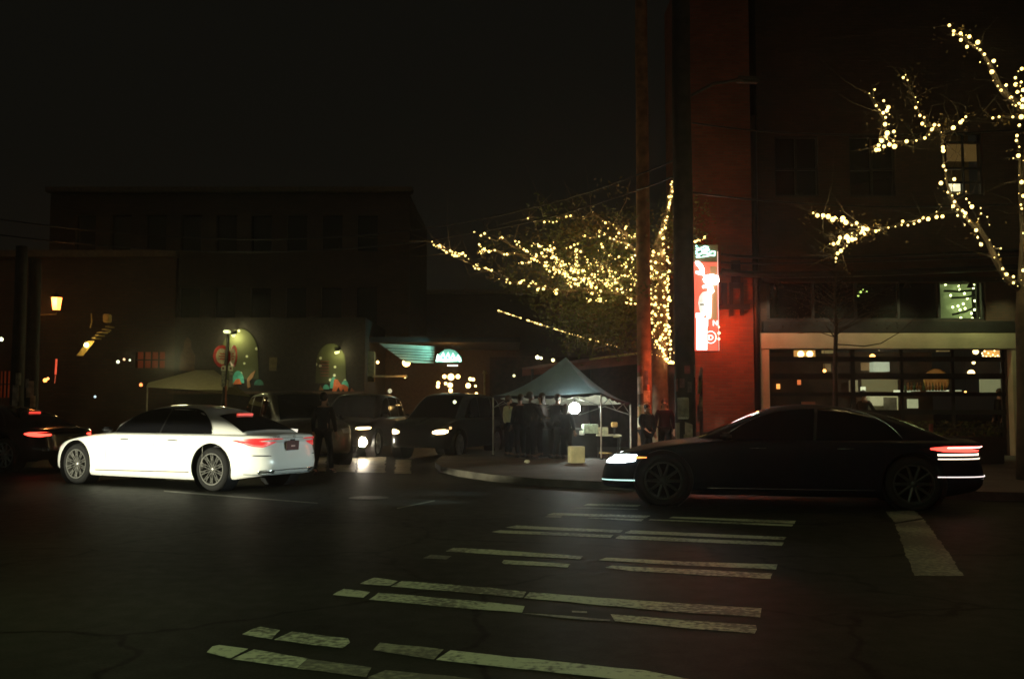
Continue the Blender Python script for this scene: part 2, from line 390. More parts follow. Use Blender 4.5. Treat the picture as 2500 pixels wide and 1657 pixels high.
class Car:
    def __init__(s, spec, root, paint):
        s.p = spec; s.root = root; s.paint = paint
        p = spec; n = 420; out = []
        for i in range(n):
            t = 2 * math.pi * i / n; c, si = math.cos(t), math.sin(t)
            e = p['nf'] if c > 0 else p['nr']; Lh = p['xf'] if c > 0 else -p['xr']
            out.append((Lh * math.copysign(abs(c) ** (2 / e), c), p['W'] * math.copysign(abs(si) ** (2 / e), si)))
        s.n = 216
        s.out = resample(out, s.n)
        # arc length from rear centre, for patches
        k0 = min(range(s.n), key=lambda i: s.out[i][0] + abs(s.out[i][1]) * .3)
        fine = resample(out, 1200); k0 = min(range(1200), key=lambda i: (fine[i][0] > 0, abs(fine[i][1])))
        s.fine = fine[k0:] + fine[:k0]
        s.per = sum(math.dist(a, b) for a, b in zip(s.fine, s.fine[1:] + s.fine[:1]))
        s.body()

    VI = [(0, .07), (.05, .03), (.12, .012), (.3, 0), (.5, 0), (.7, .003), (.82, .010), (.92, .026), (.97, .045), (1.0, .085)]

    def low(s, xy, v):
        x, y = xy; p = s.p; ins = interp(s.VI, v)
        zt = smooth(p['zt'], x); zb = interp(p['zb'], x); z = zb + (zt - zb) * v
        L = p['xf'] if x > 0 else -p['xr']
        fx = 0
        if x > 1: fx = .12 * v ** 3 * ((x - 1) / (p['xf'] - 1)) ** 2
        if x < -1:
            q = ((-x - 1) / (-p['xr'] - 1)) ** 3
            fx = q * (interp([(0, .05), (.15, .0), (.45, 0.0), (.55, .045), (.75, .075), (.88, .06), (.93, -.015), (1, .0)], v))
        return Vector((x * (1 - ins * .6 / L) - math.copysign(fx, x), y * (1 - ins / p['W']), z))

    def at(s, sl, z):
        """point of the lower body at signed arc length sl from the rear centre (plus = left side) and height z"""
        k = int(round((-sl if False else sl) / s.per * 1200)) % 1200
        xy = s.fine[k]
        zt = smooth(s.p['zt'], xy[0]); zb = interp(s.p['zb'], xy[0]); return s.low(xy, (z - zb) / (zt - zb)), xy

    def body(s):
        p = s.p; mb = MB(); n = s.n
        vs = [v for v, _ in s.VI]; rings = []
        for v in vs: rings.append([s.low(q, v) for q in s.out])
        base = rings[-1]
        for kf in (.97, .9, .75, .5, .25, .03):
            ring = []
            for (x, y), b in zip(s.out, base):
                ring.append(Vector((b.x * (1 - (1 - kf) * .035), b.y * kf, b.z + (.05 if x > 0 else .028) * (1 - kf * kf) + .006 * (1 - kf))))
            rings.append(ring)
        bottom = [Vector((q.x * .97, q.y * .9, q.z + .02)) for q in rings[0]]
        rings = [bottom] + rings
        V = [v for r in rings for v in r]; Fc = []
        for i in range(len(rings) - 1):
            for j in range(n): Fc.append((i * n + j, i * n + (j + 1) % n, (i + 1) * n + (j + 1) % n, (i + 1) * n + j))
        Fc.append(tuple(range(n))[::-1]); Fc.append(tuple((len(rings) - 1) * n + j for j in range(n)))
        mb.add(V, Fc)
        me = bpy.data.meshes.new('body'); me.from_pydata(mb.v, [], mb.f)
        bm = bmesh.new(); bm.from_mesh(me); bmesh.ops.recalc_face_normals(bm, faces=bm.faces); bm.to_mesh(me); bm.free()
        o = bpy.data.objects.new('tmp', me); COL.objects.link(o)
        # wheel wells: real openings
        cut = MB()
        for ax in (p['axf'], p['axr']):
            r = p['rw'] + .065
            cut.lathe([(r, -1.5), (r, -(p['W'] - .34))], 48, Matrix.Translation((ax, 0, p['rw'] + .01)) @ Matrix.Rotation(R(90), 4, 'X'))
            cut.lathe([(r, 1.5), (r, (p['W'] - .34))], 48, Matrix.Translation((ax, 0, p['rw'] + .01)) @ Matrix.Rotation(R(90), 4, 'X'))
        cm = bpy.data.meshes.new('cut')
        vs2 = cut.v; fs2 = list(cut.f)
        for q in range(4):
            fs2.append(tuple(q * 96 + i * 2 for i in range(48))); fs2.append(tuple(q * 96 + i * 2 + 1 for i in range(48)))
        cm.from_pydata(vs2, [], fs2); bm = bmesh.new(); bm.from_mesh(cm); bmesh.ops.recalc_face_normals(bm, faces=bm.faces); bm.to_mesh(cm); bm.free()
        co = bpy.data.objects.new('tmpcut', cm); COL.objects.link(co)
        md = o.modifiers.new('b', 'BOOLEAN'); md.operation = 'DIFFERENCE'; md.object = co; md.solver = 'EXACT'
        dg = bpy.context.evaluated_depsgraph_get(); dg.update()
        me2 = bpy.data.meshes.new_from_object(o.evaluated_get(dg))
        bpy.data.objects.remove(o); bpy.data.objects.remove(co)
        # cabin
        xs0, xs1 = p['zr'][0][0], p['zr'][-1][0]; N = 72; Q = 22; V = []; Fc = []
        for i in range(N + 1):
            x = xs0 + (xs1 - xs0) * i / N; sec = s.section(x)
            ys = [(pt[0], pt[1]) for pt in sec]
            line = [(x, y, z) for y, z in ys] + [(x, -y, z) for y, z in ys[-2::-1]]
            V += line
        m = len(line)
        for i in range(N):
            for j in range(m - 1): Fc.append((i * m + j, i * m + j + 1, (i + 1) * m + j + 1, (i + 1) * m + j))
        Fc.append(tuple(range(m))); Fc.append(tuple(N * m + j for j in range(m))[::-1])
        bm = bmesh.new(); bm.from_mesh(me2)
        vv = [bm.verts.new(v) for v in V]
        for f in Fc: bm.faces.new([vv[i] for i in f])
        bmesh.ops.recalc_face_normals(bm, faces=bm.faces)
        for f in bm.faces: f.smooth = True
        bm.to_mesh(me2); bm.free()
        for e in range(len(me2.materials)): pass
        me2.materials.clear(); me2.materials.append(s.paint)
        for pl in me2.polygons: pl.material_index = 0
        me2.set_sharp_from_angle(angle=R(32))
        b = bpy.data.objects.new('body', me2); COL.objects.link(b); b.parent = s.root; s.bodyo = b

    def section(s, x):
        p = s.p; z0 = .86; zr = smooth(p['zr'], x, .12); wb = smooth(p['wb'], x); wt = smooth(p['wt'], x)
        h = max(.02, zr - z0) if zr > z0 else .02; zr = max(zr, z0 + .02); K = [(wb, z0), (wb + (wt - wb) * .42, z0 + h * .40), (wt + .035, z0 + h * .76), (wt - .06, zr - min(.06, h * .12)), (wt * .55, zr - .012), (0, zr)]
        out = []
        for i in range(len(K) - 1):
            a = K[max(i - 1, 0)]; b = K[i]; c = K[i + 1]; d = K[min(i + 2, len(K) - 1)]
            if i == len(K) - 2: d = (-K[-2][0], K[-2][1])
            for t in [j / 6 for j in range(6)]:
                out.append(tuple(.5 * (2 * b[k] + (c[k] - a[k]) * t + (2 * a[k] - 5 * b[k] + 4 * c[k] - d[k]) * t * t + (3 * b[k] - a[k] - 3 * c[k] + d[k]) * t ** 3) for k in (0, 1)))
        out.append(K[-1]); return out

    def side_y(s, x, z):
        sec = s.section(x)
        for a, b in zip(sec, sec[1:]):
            if a[1] <= z <= b[1] and b[1] > a[1]: return a[0] + (b[0] - a[0]) * (z - a[1]) / (b[1] - a[1])
        return sec[0][0] if z < sec[0][1] else sec[18][0]

    def top_z(s, x, y):
        sec = s.section(x); y = abs(y)
        for a, b in zip(sec, sec[1:]):
            if b[0] <= y <= a[0] and a[0] > b[0]: return a[1] + (b[1] - a[1]) * (a[0] - y) / (a[0] - b[0])
        return sec[-1][1]

    def side_window(s, sign):
        p = s.p; mb = MB(); d = p['dlo']; x1, x0 = max(a for a, _ in d), min(a for a, _ in d)
        cols = 60; rows = 10; V = []; Fc = []
        for i in range(cols + 1):
            x = x0 + (x1 - x0) * i / cols; zh = max(p['dlo_lo'] + .003, smooth(d, x, .05))
            for j in range(rows + 1):
                z = p['dlo_lo'] + (zh - p['dlo_lo']) * j / rows; V.append((x, sign * (s.side_y(x, z) + .007), z + .001))
        for i in range(cols):
            for j in range(rows): Fc.append((i * (rows + 1) + j, (i + 1) * (rows + 1) + j, (i + 1) * (rows + 1) + j + 1, i * (rows + 1) + j + 1))
        mb.add(V, Fc); wdw = mb.build('side_window', tint(), s.root, True)
        for px, wd in p['posts']:
            V = []; rows = 10; zh = interp(d, px)
            for j in range(rows + 1):
                z = p['dlo_lo'] + (zh - p['dlo_lo']) * j / rows; x = px - (z - p['dlo_lo']) * .12
                y = s.side_y(x, z) + .010; V += [(x - wd / 2, sign * y, z), (x + wd / 2, sign * y, z)]
            MB().add(V, [(2 * j, 2 * j + 1, 2 * j + 3, 2 * j + 2) for j in range(rows)]).build('window_pillar', black(), wdw)
        # bright trim along the window line
        pts = [(x1 - (x1 - x0) * i / 40, 0, 0) for i in range(41)]
        pts = [(x, sign * (s.side_y(x, max(p['dlo_lo'], smooth(d, x, .05))) + .009), max(p['dlo_lo'], smooth(d, x, .05)) + .006) for x, _, _ in pts]
        MB().tube(pts, .006, 6).build('window_trim', chrome() if s.p is SEDAN else black(), wdw, True)
        return wdw

    def glass(s, name, x0, x1, yw0, yw1, dx):
        V = []; Fc = []; N = 14; M = 16
        for i in range(N + 1):
            x = x0 + (x1 - x0) * i / N; yw = yw0 + (yw1 - yw0) * i / N
            for j in range(M + 1):
                y = -yw + 2 * yw * j / M; V.append((x + dx, y, s.top_z(x, y) + .006))
        for i in range(N):
            for j in range(M): Fc.append((i * (M + 1) + j, (i + 1) * (M + 1) + j, (i + 1) * (M + 1) + j + 1, i * (M + 1) + j + 1))
        return MB().add(V, Fc).build(name, tint(), s.root, True)

    def patch(s, name, m, cols, off=.006, parent=None, rows=6, nc=30, front=False, label=None):
        """cols = list of (arc length from rear centre [or front centre], z low, z high)"""
        V = []; Fc = []; base = s.per / 2 if front else 0; sg = 1
        lo = [(a, b) for a, b, c in cols]; hi = [(a, c) for a, b, c in cols]; a0 = min(a for a, _, _ in cols); a1 = max(a for a, _, _ in cols)
        for i in range(nc + 1):
            a = a0 + (a1 - a0) * i / nc
            for j in range(rows + 1):
                z = interp(lo, a) + (interp(hi, a) - interp(lo, a)) * j / rows
                q, xy = s.at(base + a, z); q2, xy2 = s.at(base + a + .03, z); t = (q2 - q)
                nrm = Vector((t.y, -t.x, 0)).normalized()
                if nrm.dot(Vector((q.x * .2, q.y, 0)) if abs(q.y) > .6 else Vector((q.x, q.y * .2, 0))) < 0: nrm = -nrm
                V.append(q + nrm * off)
        for i in range(nc):
            for j in range(rows): Fc.append((i * (rows + 1) + j, (i + 1) * (rows + 1) + j, (i + 1) * (rows + 1) + j + 1, i * (rows + 1) + j + 1))
        return MB().add(V, Fc).build(name, m, parent or s.root, True, label=label)

    def sweep(s, name, m, path, r, parent=None, front=False):
        base = s.per / 2 if front else 0; pts = []
        for a, z in path:
            q, _ = s.at(base + a, z); q2, _ = s.at(base + a + .03, z); t = q2 - q; nrm = Vector((t.y, -t.x, 0)).normalized()
            if nrm.dot(Vector((q.x * .2, q.y, 0)) if abs(q.y) > .6 else Vector((q.x, q.y * .2, 0))) < 0: nrm = -nrm
            pts.append(q + nrm * r * .3)
        return MB().tube(pts, r, 6).build(name, m, parent or s.root, True)

    def side_s(s, x, left=True):
        """arc length (rear based) of the side point at x"""
        best = min(range(1200), key=lambda k: abs(s.fine[k][0] - x) + (100 if (s.fine[k][1] > 0) != left else 0) + (0 if abs(s.fine[k][1]) > .5 else 5))
        a = best / 1200 * s.per
        return a if a < s.per / 2 else a - s.per

    def wheels(s, rim_m, spokes=20, style='lattice'):
        p = s.p; r = p['rw']; w = p['tw']; rr = r * .735
        proto = bpy.data.objects.new('wheel', None)
        tp = [(rr, -w / 2 + .02), (rr + .02, -w / 2 + .004), (r - .05, -w / 2), (r - .015, -w / 2 + .02), (r, -w / 2 + .05), (r, w / 2 - .05), (r - .015, w / 2 - .02), (r - .05, w / 2), (rr + .02, w / 2 - .004), (rr, w / 2 - .02), (rr - .03, 0)]
        T = MB().lathe(tp, 56, close=True)
        for q in (-.07, -.025, .025, .07): T.lathe([(r + .0005, q - .004), (r - .004, q), (r + .0005, q + .004)], 56)
        for ax in (p['axf'], p['axr']):
            for sg in (1, -1):
                wroot = bpy.data.objects.new('wheel', None); COL.objects.link(wroot); wroot.parent = s.root
                wroot.location = (ax, sg * (p['W'] - .035 - w / 2), r); wroot.rotation_euler = (R(-90) if sg > 0 else R(90), random.uniform(0, 1) * 0, 0)
                if not hasattr(s, 'wm'):
                    t = T.build('tyre', rubber(), wroot, True)
                    ro = w / 2 - .018
                    rm = MB(); rm.lathe([(rr + .004, ro), (rr + .004, ro + .010), (rr - .016, ro + .010), (rr - .020, ro - .01), (rr - .028, -ro)], 56)
                    if style == 'lattice':
                        for i in range(10):
                            t0 = 2 * math.pi * i / 10
                            for sgn in (-1, 1):
                                t1 = t0 + sgn * .20; t2 = t0 + sgn * .04
                                a = (math.cos(t2) * .055, math.sin(t2) * .055, ro - .02); b = (math.cos(t1) * (rr - .01), math.sin(t1) * (rr - .01), ro + .002)
                                rm.tube([a, b], [.0075, .0055], 6)
                                t3 = t0 + sgn * .42
                                a = (math.cos(t0 + sgn * .13) * .13, math.sin(t0 + sgn * .13) * .13, ro - .012); b = (math.cos(t3) * (rr - .01), math.sin(t3) * (rr - .01), ro - .002)
                                rm.tube([a, b], [.0048, .0042], 6)
                    else:
                        for i in range(spokes):
                            t0 = 2 * math.pi * i / spokes
                            rm.tube([(math.cos(t0) * .05, math.sin(t0) * .05, ro - .03), (math.cos(t0) * (rr - .01), math.sin(t0) * (rr - .01), ro - .005)], [.026, .018], 6)
                    rim = rm.build('rim', rim_m, wroot, False)
                    hub = MB().lathe([(.001, ro + .004), (.028, ro + .002), (.045, ro - .012), (.062, ro - .03), (.062, 0)], 24).build('hub_cap', rim_m, wroot, True)
                    disc = MB().lathe([(.001, -.02), (.17, -.02), (.172, -.035)], 32).build('brake_disc', mat('brake_steel', (.005, .005, .005), .8, 0, spec=.1), wroot)
                    back = MB().lathe([(.001, -.06), (rr - .02, -.06), (rr - .02, -ro)], 32).build('barrel', mat('barrel_black', (.003, .003, .003), .7, spec=.1), wroot)
                    s.wm = [t, rim, hub, disc, back]
                else:
                    for q in s.wm:
                        c = q.copy(); COL.objects.link(c); c.parent = wroot
                # lining of the wheel well
                rl = r + .061; lin = MB()
                lin.lathe([(rl, -(w / 2 + .02)), (rl, w / 2 + .005)], 48); lin.lathe([(.001, -(w / 2 + .045)), (rl, -(w / 2 + .02))], 48)
                lo = lin.build('wheel_well', black(), s.root); lo.location = wroot.location + Vector((0, 0, .01)); lo.rotation_euler = wroot.rotation_euler

    def mirrors(s, x=.92, z=1.02):
        for sg in (1, -1):
            y = s.p['W'] - .06
            MB().box((x, sg * (y + .06), z), (.16, .17, .11), bev=.035).build('wing_mirror', black(), s.root, True)

    def plate(s, x, z, wid, hgt, m, rear=True):
        return MB().box((x, 0, z), (.012, wid, hgt), ry=R(-6) if rear else R(6), bev=.004).build('number_plate', m, s.root)


def vehicle(name, label, cat, spec, paint, loc, ang, rim_m=None, group=None, style='plain', spokes=10):
    root = thing(name, label, cat, loc, ang, group)
    c = Car(spec, root, paint); c.side_window(1); c.side_window(-1)
    b0, b1 = spec['back']; c.glass('rear_window', b0, b1, .66, .50 if spec is SEDAN else .60, -.006)
    w0, w1 = spec['wind']; c.glass('windscreen', w0, w1, .55, .38 if spec is SEDAN else .70, .006)
    c.wheels(rim_m or mat('alloy_grey', (.35, .35, .36), .3, .9), spokes, style); c.mirrors(x=.98 if spec is SEDAN else .85, z=.99 if spec is SEDAN else 1.14)
    return root, c


# ---- the white sedan
white = mat('white_car_paint', (.80, .79, .74), .28, 0, .01, coat=.6)
rootw, cw = vehicle('white_sedan', 'long white luxury sedan with tinted windows and lattice alloy wheels, seen from behind', 'car', SEDAN, white,
                    (-5.93, 18.28, 0), R(151.8), mat('polished_alloy', (.26, .255, .235), .3, .6, .05), style='lattice')
red_lens = emit('red_tail_lens', (1, .045, .045), .34, (.75, .03, .03))
for sg in (1, -1):
    cols = [(.27, .850, .866), (.36, .820, .874), (.50, .765, .877), (.64, .730, .879), (.80, .742, .879), (.95, .78, .874), (1.08, .812, .864), (1.18, .838, .846)]
    if sg < 0: cols = [(-a, b, c) for a, b, c in cols]
    tl = cw.patch('tail_lamp', red_lens, cols, .016)
    cols = [(a * .96 + .03 * (1 if a > 0 else -1), b + .02, b + .026) for a, b, c in cols if .4 < abs(a) < 1.0]
    cw.patch('light_strip', emit('tail_strip', (1, .14, .12), .55, light=False), cols, .020, tl, rows=1)
cw.patch('boot_trim', black(), [(-.27, .868, .884), (.27, .868, .884)], .010)
cw.patch('plate_recess', mat('white_car_recess', (.78, .78, .76), .3, 0, .01), [(-.30, .70, .70), (-.24, .66, .84), (-.1, .64, .855), (.1, .64, .855), (.24, .66, .84), (.30, .70, .70)], .003)
pl = MB().box((-2.475, 0, .745), (.014, .31, .16), ry=R(-4), bev=.005).build('number_plate', mat('plate_maroon', (.085, .02, .016), .5), rootw)
MB().box((-2.484, 0, .738), (.003, .10, .022), ry=R(-4)).build('plate_print', mat('plate_pale', (.7, .45, .4), .5), pl)
MB().box((-2.470, 0, .838), (.03, .11, .05), bev=.01).build('plate_lamp_housing', black(), rootw)
bd = MB().lathe([(.028, -.003), (.033, 0), (.028, .003)], 24, Matrix.Translation((-2.512, 0, .903)) @ Matrix.Rotation(R(90), 4, 'Y'), close=True)
for i in range(3):
    t = R(90 + 120 * i); bd.tube([(-2.512, 0, .903), (-2.512, math.cos(t) * .03, .903 + math.sin(t) * .03)], .0028, 5)
bd.build('badge', chrome(), rootw)
def text(s_, name, m, size, parent=None, loc=(0, 0, 0), rot=(0, 0, 0), ext=.002, off=0.0):
    cu = bpy.data.curves.new(name, 'FONT'); cu.body = s_; cu.size = size; cu.extrude = ext; cu.align_x = 'CENTER'; cu.offset = off
    o = bpy.data.objects.new(name, cu); COL.objects.link(o); o.location = loc; o.rotation_euler = rot
    cu.materials.append(m)
    dg = bpy.context.evaluated_depsgraph_get(); dg.update(); me = bpy.data.meshes.new_from_object(o.evaluated_get(dg)); bpy.data.objects.remove(o)
    o = bpy.data.objects.new(name, me); COL.objects.link(o); o.location = loc; o.rotation_euler = rot
    if parent: o.parent = parent
    return o
text('S 580', 'badge_lettering', mat('dark_chrome', (.25, .25, .25), .3, .9), .055, rootw, (-2.515, .44, .885), (R(90), 0, R(-90)), .002)
cw.patch('bumper_slot', black(), [(.52, .585, .592), (.60, .58, .60), (.80, .585, .605), (.84, .595, .60)], .006)
cw.patch('bumper_slot', black(), [(-.84, .595, .60), (-.80, .585, .605), (-.60, .58, .60), (-.52, .585, .592)], .006)
cw.sweep('bumper_crease', mat('crease_shadow', (.30, .24, .12), .6), [(1.40, .44), (1.52, .42), (1.65, .405)], .005)
s0, s1 = cw.side_s(-1.02), cw.side_s(1.30)
cw.sweep('sill_trim', mat('sill_dark', (.10, .075, .04), .5), [(s0 + (s1 - s0) * i / 30, .30 - .03 * i / 30) for i in range(31)], .008)
for x in (-.62, .55):
    q0 = cw.side_s(x); cw.sweep('door_handle', chrome(), [(q0 - .11, .83), (q0 - .05, .833), (q0 + .05, .832), (q0 + .11, .828)], .010)
for x in (-1.33, -.17, 1.02):
    q0 = cw.side_s(x); cw.sweep('door_gap', mat('gap_dark', (.40, .38, .33), .8), [(q0, .36 + .1 * i) for i in range(7)], .003)
for sg in (1, -1):
    loop = [(sg * .60 + .15 * math.copysign(abs(math.cos(t)) ** .6, math.cos(t)), .318 + .032 * math.copysign(abs(math.sin(t)) ** .7, math.sin(t))) for t in [2 * math.pi * i / 24 for i in range(25)]]
    cw.sweep('exhaust_trim', chrome(), loop, .009)
    cw.patch('exhaust_grille', mat('exhaust_dark', (.08, .085, .08), .4, .5), [(sg * .60 - .14, .300, .335), (sg * .60 + .14, .300, .335)], .006)
cw.sweep('bumper_chrome', chrome(), [(-.5 + i / 20, .345) for i in range(21)], .009)
cw.patch('diffuser', mat('diffuser_grey', (.30, .31, .30), .5), [(-1.0, .275, .30), (-.7, .262, .285), (.7, .262, .285), (1.0, .275, .30)], .004)
MB().box((-1.38, 0, cw.top_z(-1.38, 0) + .022), (.03, .38, .032), ry=R(-28)).build('brake_light', emit('third_brake', (1, .06, .03), .85), rootw)
hl = cw.patch('headlamp', mat('lamp_glass', (.6, .62, .62), .15), [(.45, .60, .66), (.6, .58, .70), (.85, .62, .74), (1.05, .68, .76)], .006, front=True)
hl = cw.patch('headlamp', mat('lamp_glass', (.6, .62, .62), .15), [(-1.05, .68, .76), (-.85, .62, .74), (-.6, .58, .70), (-.45, .60, .66)], .006, front=True)

# ---- dark sedan ahead of it
dark_paint = mat('black_car_paint', (.010, .010, .012), .25, 0, .2, coat=.8)
rootd, cd = vehicle('dark_sedan', 'black sedan with glowing red tail lamps just ahead of the white sedan', 'car', SEDAN, dark_paint,
                    (-12.0, 22.95, 0), R(158), mat('dull_alloy', (.30, .36, .37), .35, .6), style='plain', spokes=10)
redbright = emit('red_lamp_lit', (1, .05, .03), 5.0)
for sg in (1, -1):
    cols = [(.50, .78, .85), (.75, .75, .86), (.98, .77, .85), (1.10, .81, .83)]
    if sg < 0: cols = [(-a, b, c) for a, b, c in cols]
    cd.patch('tail_lamp', redbright, cols, .012)
MB().box((-1.38, 0, cd.top_z(-1.38, 0) + .022), (.03, .30, .03), ry=R(-28)).build('brake_light', emit('red_dim', (1, .06, .04), 1.2), rootd)

# ---- blue-black sedan crossing on the right (its lamps are long)
navy = mat('navy_car_paint', (.003, .004, .010), .6, 0, .2, spec=.15, coat=.03)
hd = math.atan2(.20, -.98)
rootb, cb = vehicle('navy_sedan', 'dark navy sedan crossing at the crosswalk with lit headlamp and red tail lamp', 'car', SEDAN, navy,
                    (4.15, 14.75, 0), hd, mat('dark_alloy', (.05, .055, .05), .45, .5), style='plain', spokes=10)
hw = emit('headlamp_led', (.85, 1, .98), 14.0); amber = emit('amber_marker', (1, .32, .06), 2.4, light=False)
for sg in (1, -1):
    cols = [(.38, .61, .66), (.50, .59, .70), (.95, .60, .725), (1.14, .63, .72)]
    if sg < 0: cols = [(-a, b, c) for a, b, c in cols]
    h_ = cb.patch('headlamp', hw, cols, .012, front=True)
    cols = [(1.13, .665, .695), (1.30, .675, .69)]
    if sg < 0: cols = [(-a, b, c) for a, b, c in cols]
    cb.patch('side_marker', amber, cols, .012, h_, front=True)
    cols = [(.46, .335, .35), (1.15, .345, .365)]
    if sg < 0: cols = [(-a, b, c) for a, b, c in cols]
    cb.patch('fog_lamp', emit('fog_led', (.62, 1, .90), 1.3), cols, .010, front=True)
    cols = [(.30, .84, .85), (.48, .80, .868), (.9, .79, .872), (1.25, .80, .868), (1.42, .83, .85)]
    if sg < 0: cols = [(-a, b, c) for a, b, c in cols]
    t_ = cb.patch('tail_lamp', emit('tail_red', (1, .045, .03), 4.5), cols, .012)
    cols = [(.40, .845, .86), (1.2, .845, .858)]
    if sg < 0: cols = [(-a, b, c) for a, b, c in cols]
    cb.patch('light_strip', emit('strip_pink', (1, .6, .5), 4, light=False), cols, .02, t_)
rvw = emit('trail_cream', (1, .80, .58), 2.6, light=False)  # glowing strips added in place of the light streaks under the tail lamp
for sg in (1, -1):
    for z_, h_ in ((.745, .026), (.695, .014)):
        cb.patch('trail_strip', rvw, sorted([(.45 * sg, z_, z_ + h_), (1.34 * sg, z_, z_ + h_)]), .014)
    cb.patch('low_trail_strip', emit('trail_pale', (1, .85, .8), 1.5, light=False), sorted([(.40 * sg, .455, .468), (1.36 * sg, .455, .468)]), .014)
MB().box((-2.49, 0, .66), (.012, .34, .12), bev=.004).build('number_plate', emit('plate_glow', (1, .8, .5), .45, light=False), rootb)  # plate glows by itself in place of a plate lamp
cb.sweep('bumper_chrome', chrome(), [(-.7 + 1.4 * i / 20, .42) for i in range(21)], .008)
s0, s1 = cb.side_s(-1.0), cb.side_s(1.25)
cb.sweep('sill_trim', chrome(), [(s0 + (s1 - s0) * i / 30, .27) for i in range(31)], .006)
for x in (-.62, .55):
    q0 = cb.side_s(x); cb.sweep('door_handle', chrome(), [(q0 - .11, .83), (q0 + .11, .832)], .010)
front = Matrix.Rotation(hd, 4, 'Z')
for sg in (1, -1):
    lamp('SPOT', 'headlamp_beam', (2.75, sg * .62, .66), 420, (.78, 1, .97), rootb, .06, cone=R(34), blend=.5, scale=(1, 1, 1)).rotation_euler = (R(87.5), 0, R(-90 + (8 if sg > 0 else 3)))

# ---- traffic behind, on the side street
def head_lamps(c, m, cols, both=True):
    o = []
    for sg in ((1, -1) if both else (1,)):
        cc = [(a * sg, b, d) for a, b, d in cols]; o.append(c.patch('headlamp', m, sorted(cc), .014, front=True))
    return o
warm_head = emit('headlamp_warm', (1, .70, .34), 7.0)
grey_p = mat('grey_car_paint', (.022, .026, .026), .35, .2, .15, coat=.6)
roots, cs = vehicle('grey_suv', 'dark grey SUV with two warm headlamps lit facing the junction', 'car', SUV, grey_p,
                    (-1.75, 28.4, 0), R(-110), mat('alloy_grey', (.35, .35, .36), .3, .9), group='cars waiting on the side street')
head_lamps(cs, warm_head, [(.48, .70, .75), (.60, .67, .79), (.80, .68, .80), (.94, .72, .78)])
cs.patch('side_lamp', emit('side_amber', (1, .6, .25), 1.6, light=False), [(.98, .80, .87), (1.08, .81, .86)], .012, front=True)
cs.patch('grille', black(), [(-.42, .60, .82), (.42, .60, .82)], .01, front=True)
brown_p = mat('brown_car_paint', (.022, .018, .013), .35, .2, .2, coat=.4)
rootv, cv = vehicle('brown_suv', 'boxy dark brown SUV left of the grey one with its fog lamp shining', 'car', SUV, brown_p,
                    (-4.42, 29.4, 0), R(-98), mat('alloy_grey', (.35, .35, .36), .3, .9), group='cars waiting on the side street')
cv.patch('headlamp', warm_head, [(.50, .79, .82), (.60, .77, .845), (.92, .78, .845), (1.02, .81, .83)], .014, front=True)
cv.patch('headlamp', emit('headlamp_dull', (1, .85, .6), .9, light=False), [(-.95, .78, .84), (-.8, .77, .845), (-.66, .79, .83)], .014, front=True)
cv.patch('grille', black(), [(-.42, .60, .84), (.42, .60, .84)], .01, front=True)
q, _ = cv.at(cv.per / 2 + .72, .44)
fg = MB().ball((q.x + .02, q.y, q.z), .13, 16, (.4, 1, 1)).build('fog_lamp', emit('fog_hot', (1, .88, .66), 110), rootv, True)
q, _ = cv.at(cv.per / 2 - .72, .44)
MB().ball((q.x + .02, q.y, q.z), .055, 12, (.5, 1, 1)).build('fog_lamp', emit('fog_warm', (1, .8, .55), 3, light=False), rootv, True)
silver_p = mat('silver_truck_paint', (.16, .15, .12), .35, .5, .15, coat=.4)
rootp, cp = vehicle('silver_van', 'silver van standing behind the boot of the white sedan', 'van', SUV, silver_p,
                    (-5.50, 25.2, 0), R(-62), mat('alloy_grey', (.35, .35, .36), .3, .9))
cp.patch('headlamp', emit('headlamp_soft', (1, .93, .75), 1.1, light=False), [(-1.0, .80, .86), (-.8, .78, .90), (-.55, .78, .88)], .012, front=True)
cp.patch('headlamp', mat('lamp_glass', (.6, .62, .62), .15), [(.55, .78, .88), (.8, .78, .90), (1.0, .80, .86)], .012, front=True)
# sedan roofs at the far left: a pale taxi
rootx, cx_ = vehicle('parked_taxi', 'pale yellow parked car far behind the black sedan', 'car', SEDAN, mat('pale_yellow_paint', (.40, .36, .16), .35, 0, .1, coat=.4),
                     (-15.2, 29.5, 0), R(150), mat('alloy_grey', (.35, .35, .36), .3, .9))

# ---- the two vehicles out of frame that light the scene: a waiting car left of the camera
rootl, cl = vehicle('waiting_hatchback', 'dark car waiting outside the left edge with its low beams on', 'car', SUV, dark_paint,
                    (-14.6, 2.2, 0), R(60), mat('alloy_grey', (.35, .35, .36), .3, .9))
for sg in (1, -1):
    cc = sorted([(a * sg, b, d) for a, b, d in [(.50, .70, .76), (.62, .68, .80), (.90, .70, .80)]]); cl.patch('headlamp', emit('headlamp_left', (1, .97, .86), 8), cc, .014, front=True)
LBEAM = []
for sg in (1, -1):
    lp = Vector((-14.6, 2.2, .74)) + Matrix.Rotation(R(60), 3, 'Z') @ Vector((2.6, sg * .65, 0))
    o = lamp('SPOT', 'low_beam', lp, 10500, (1, .985, .72), None, .05, cone=R(33), blend=.42, aim=(-5.9, 17.6, .50), scale=(1, .152, 1))
    LBEAM.append(o)
for o in LBEAM: o['kind'] = 'structure'

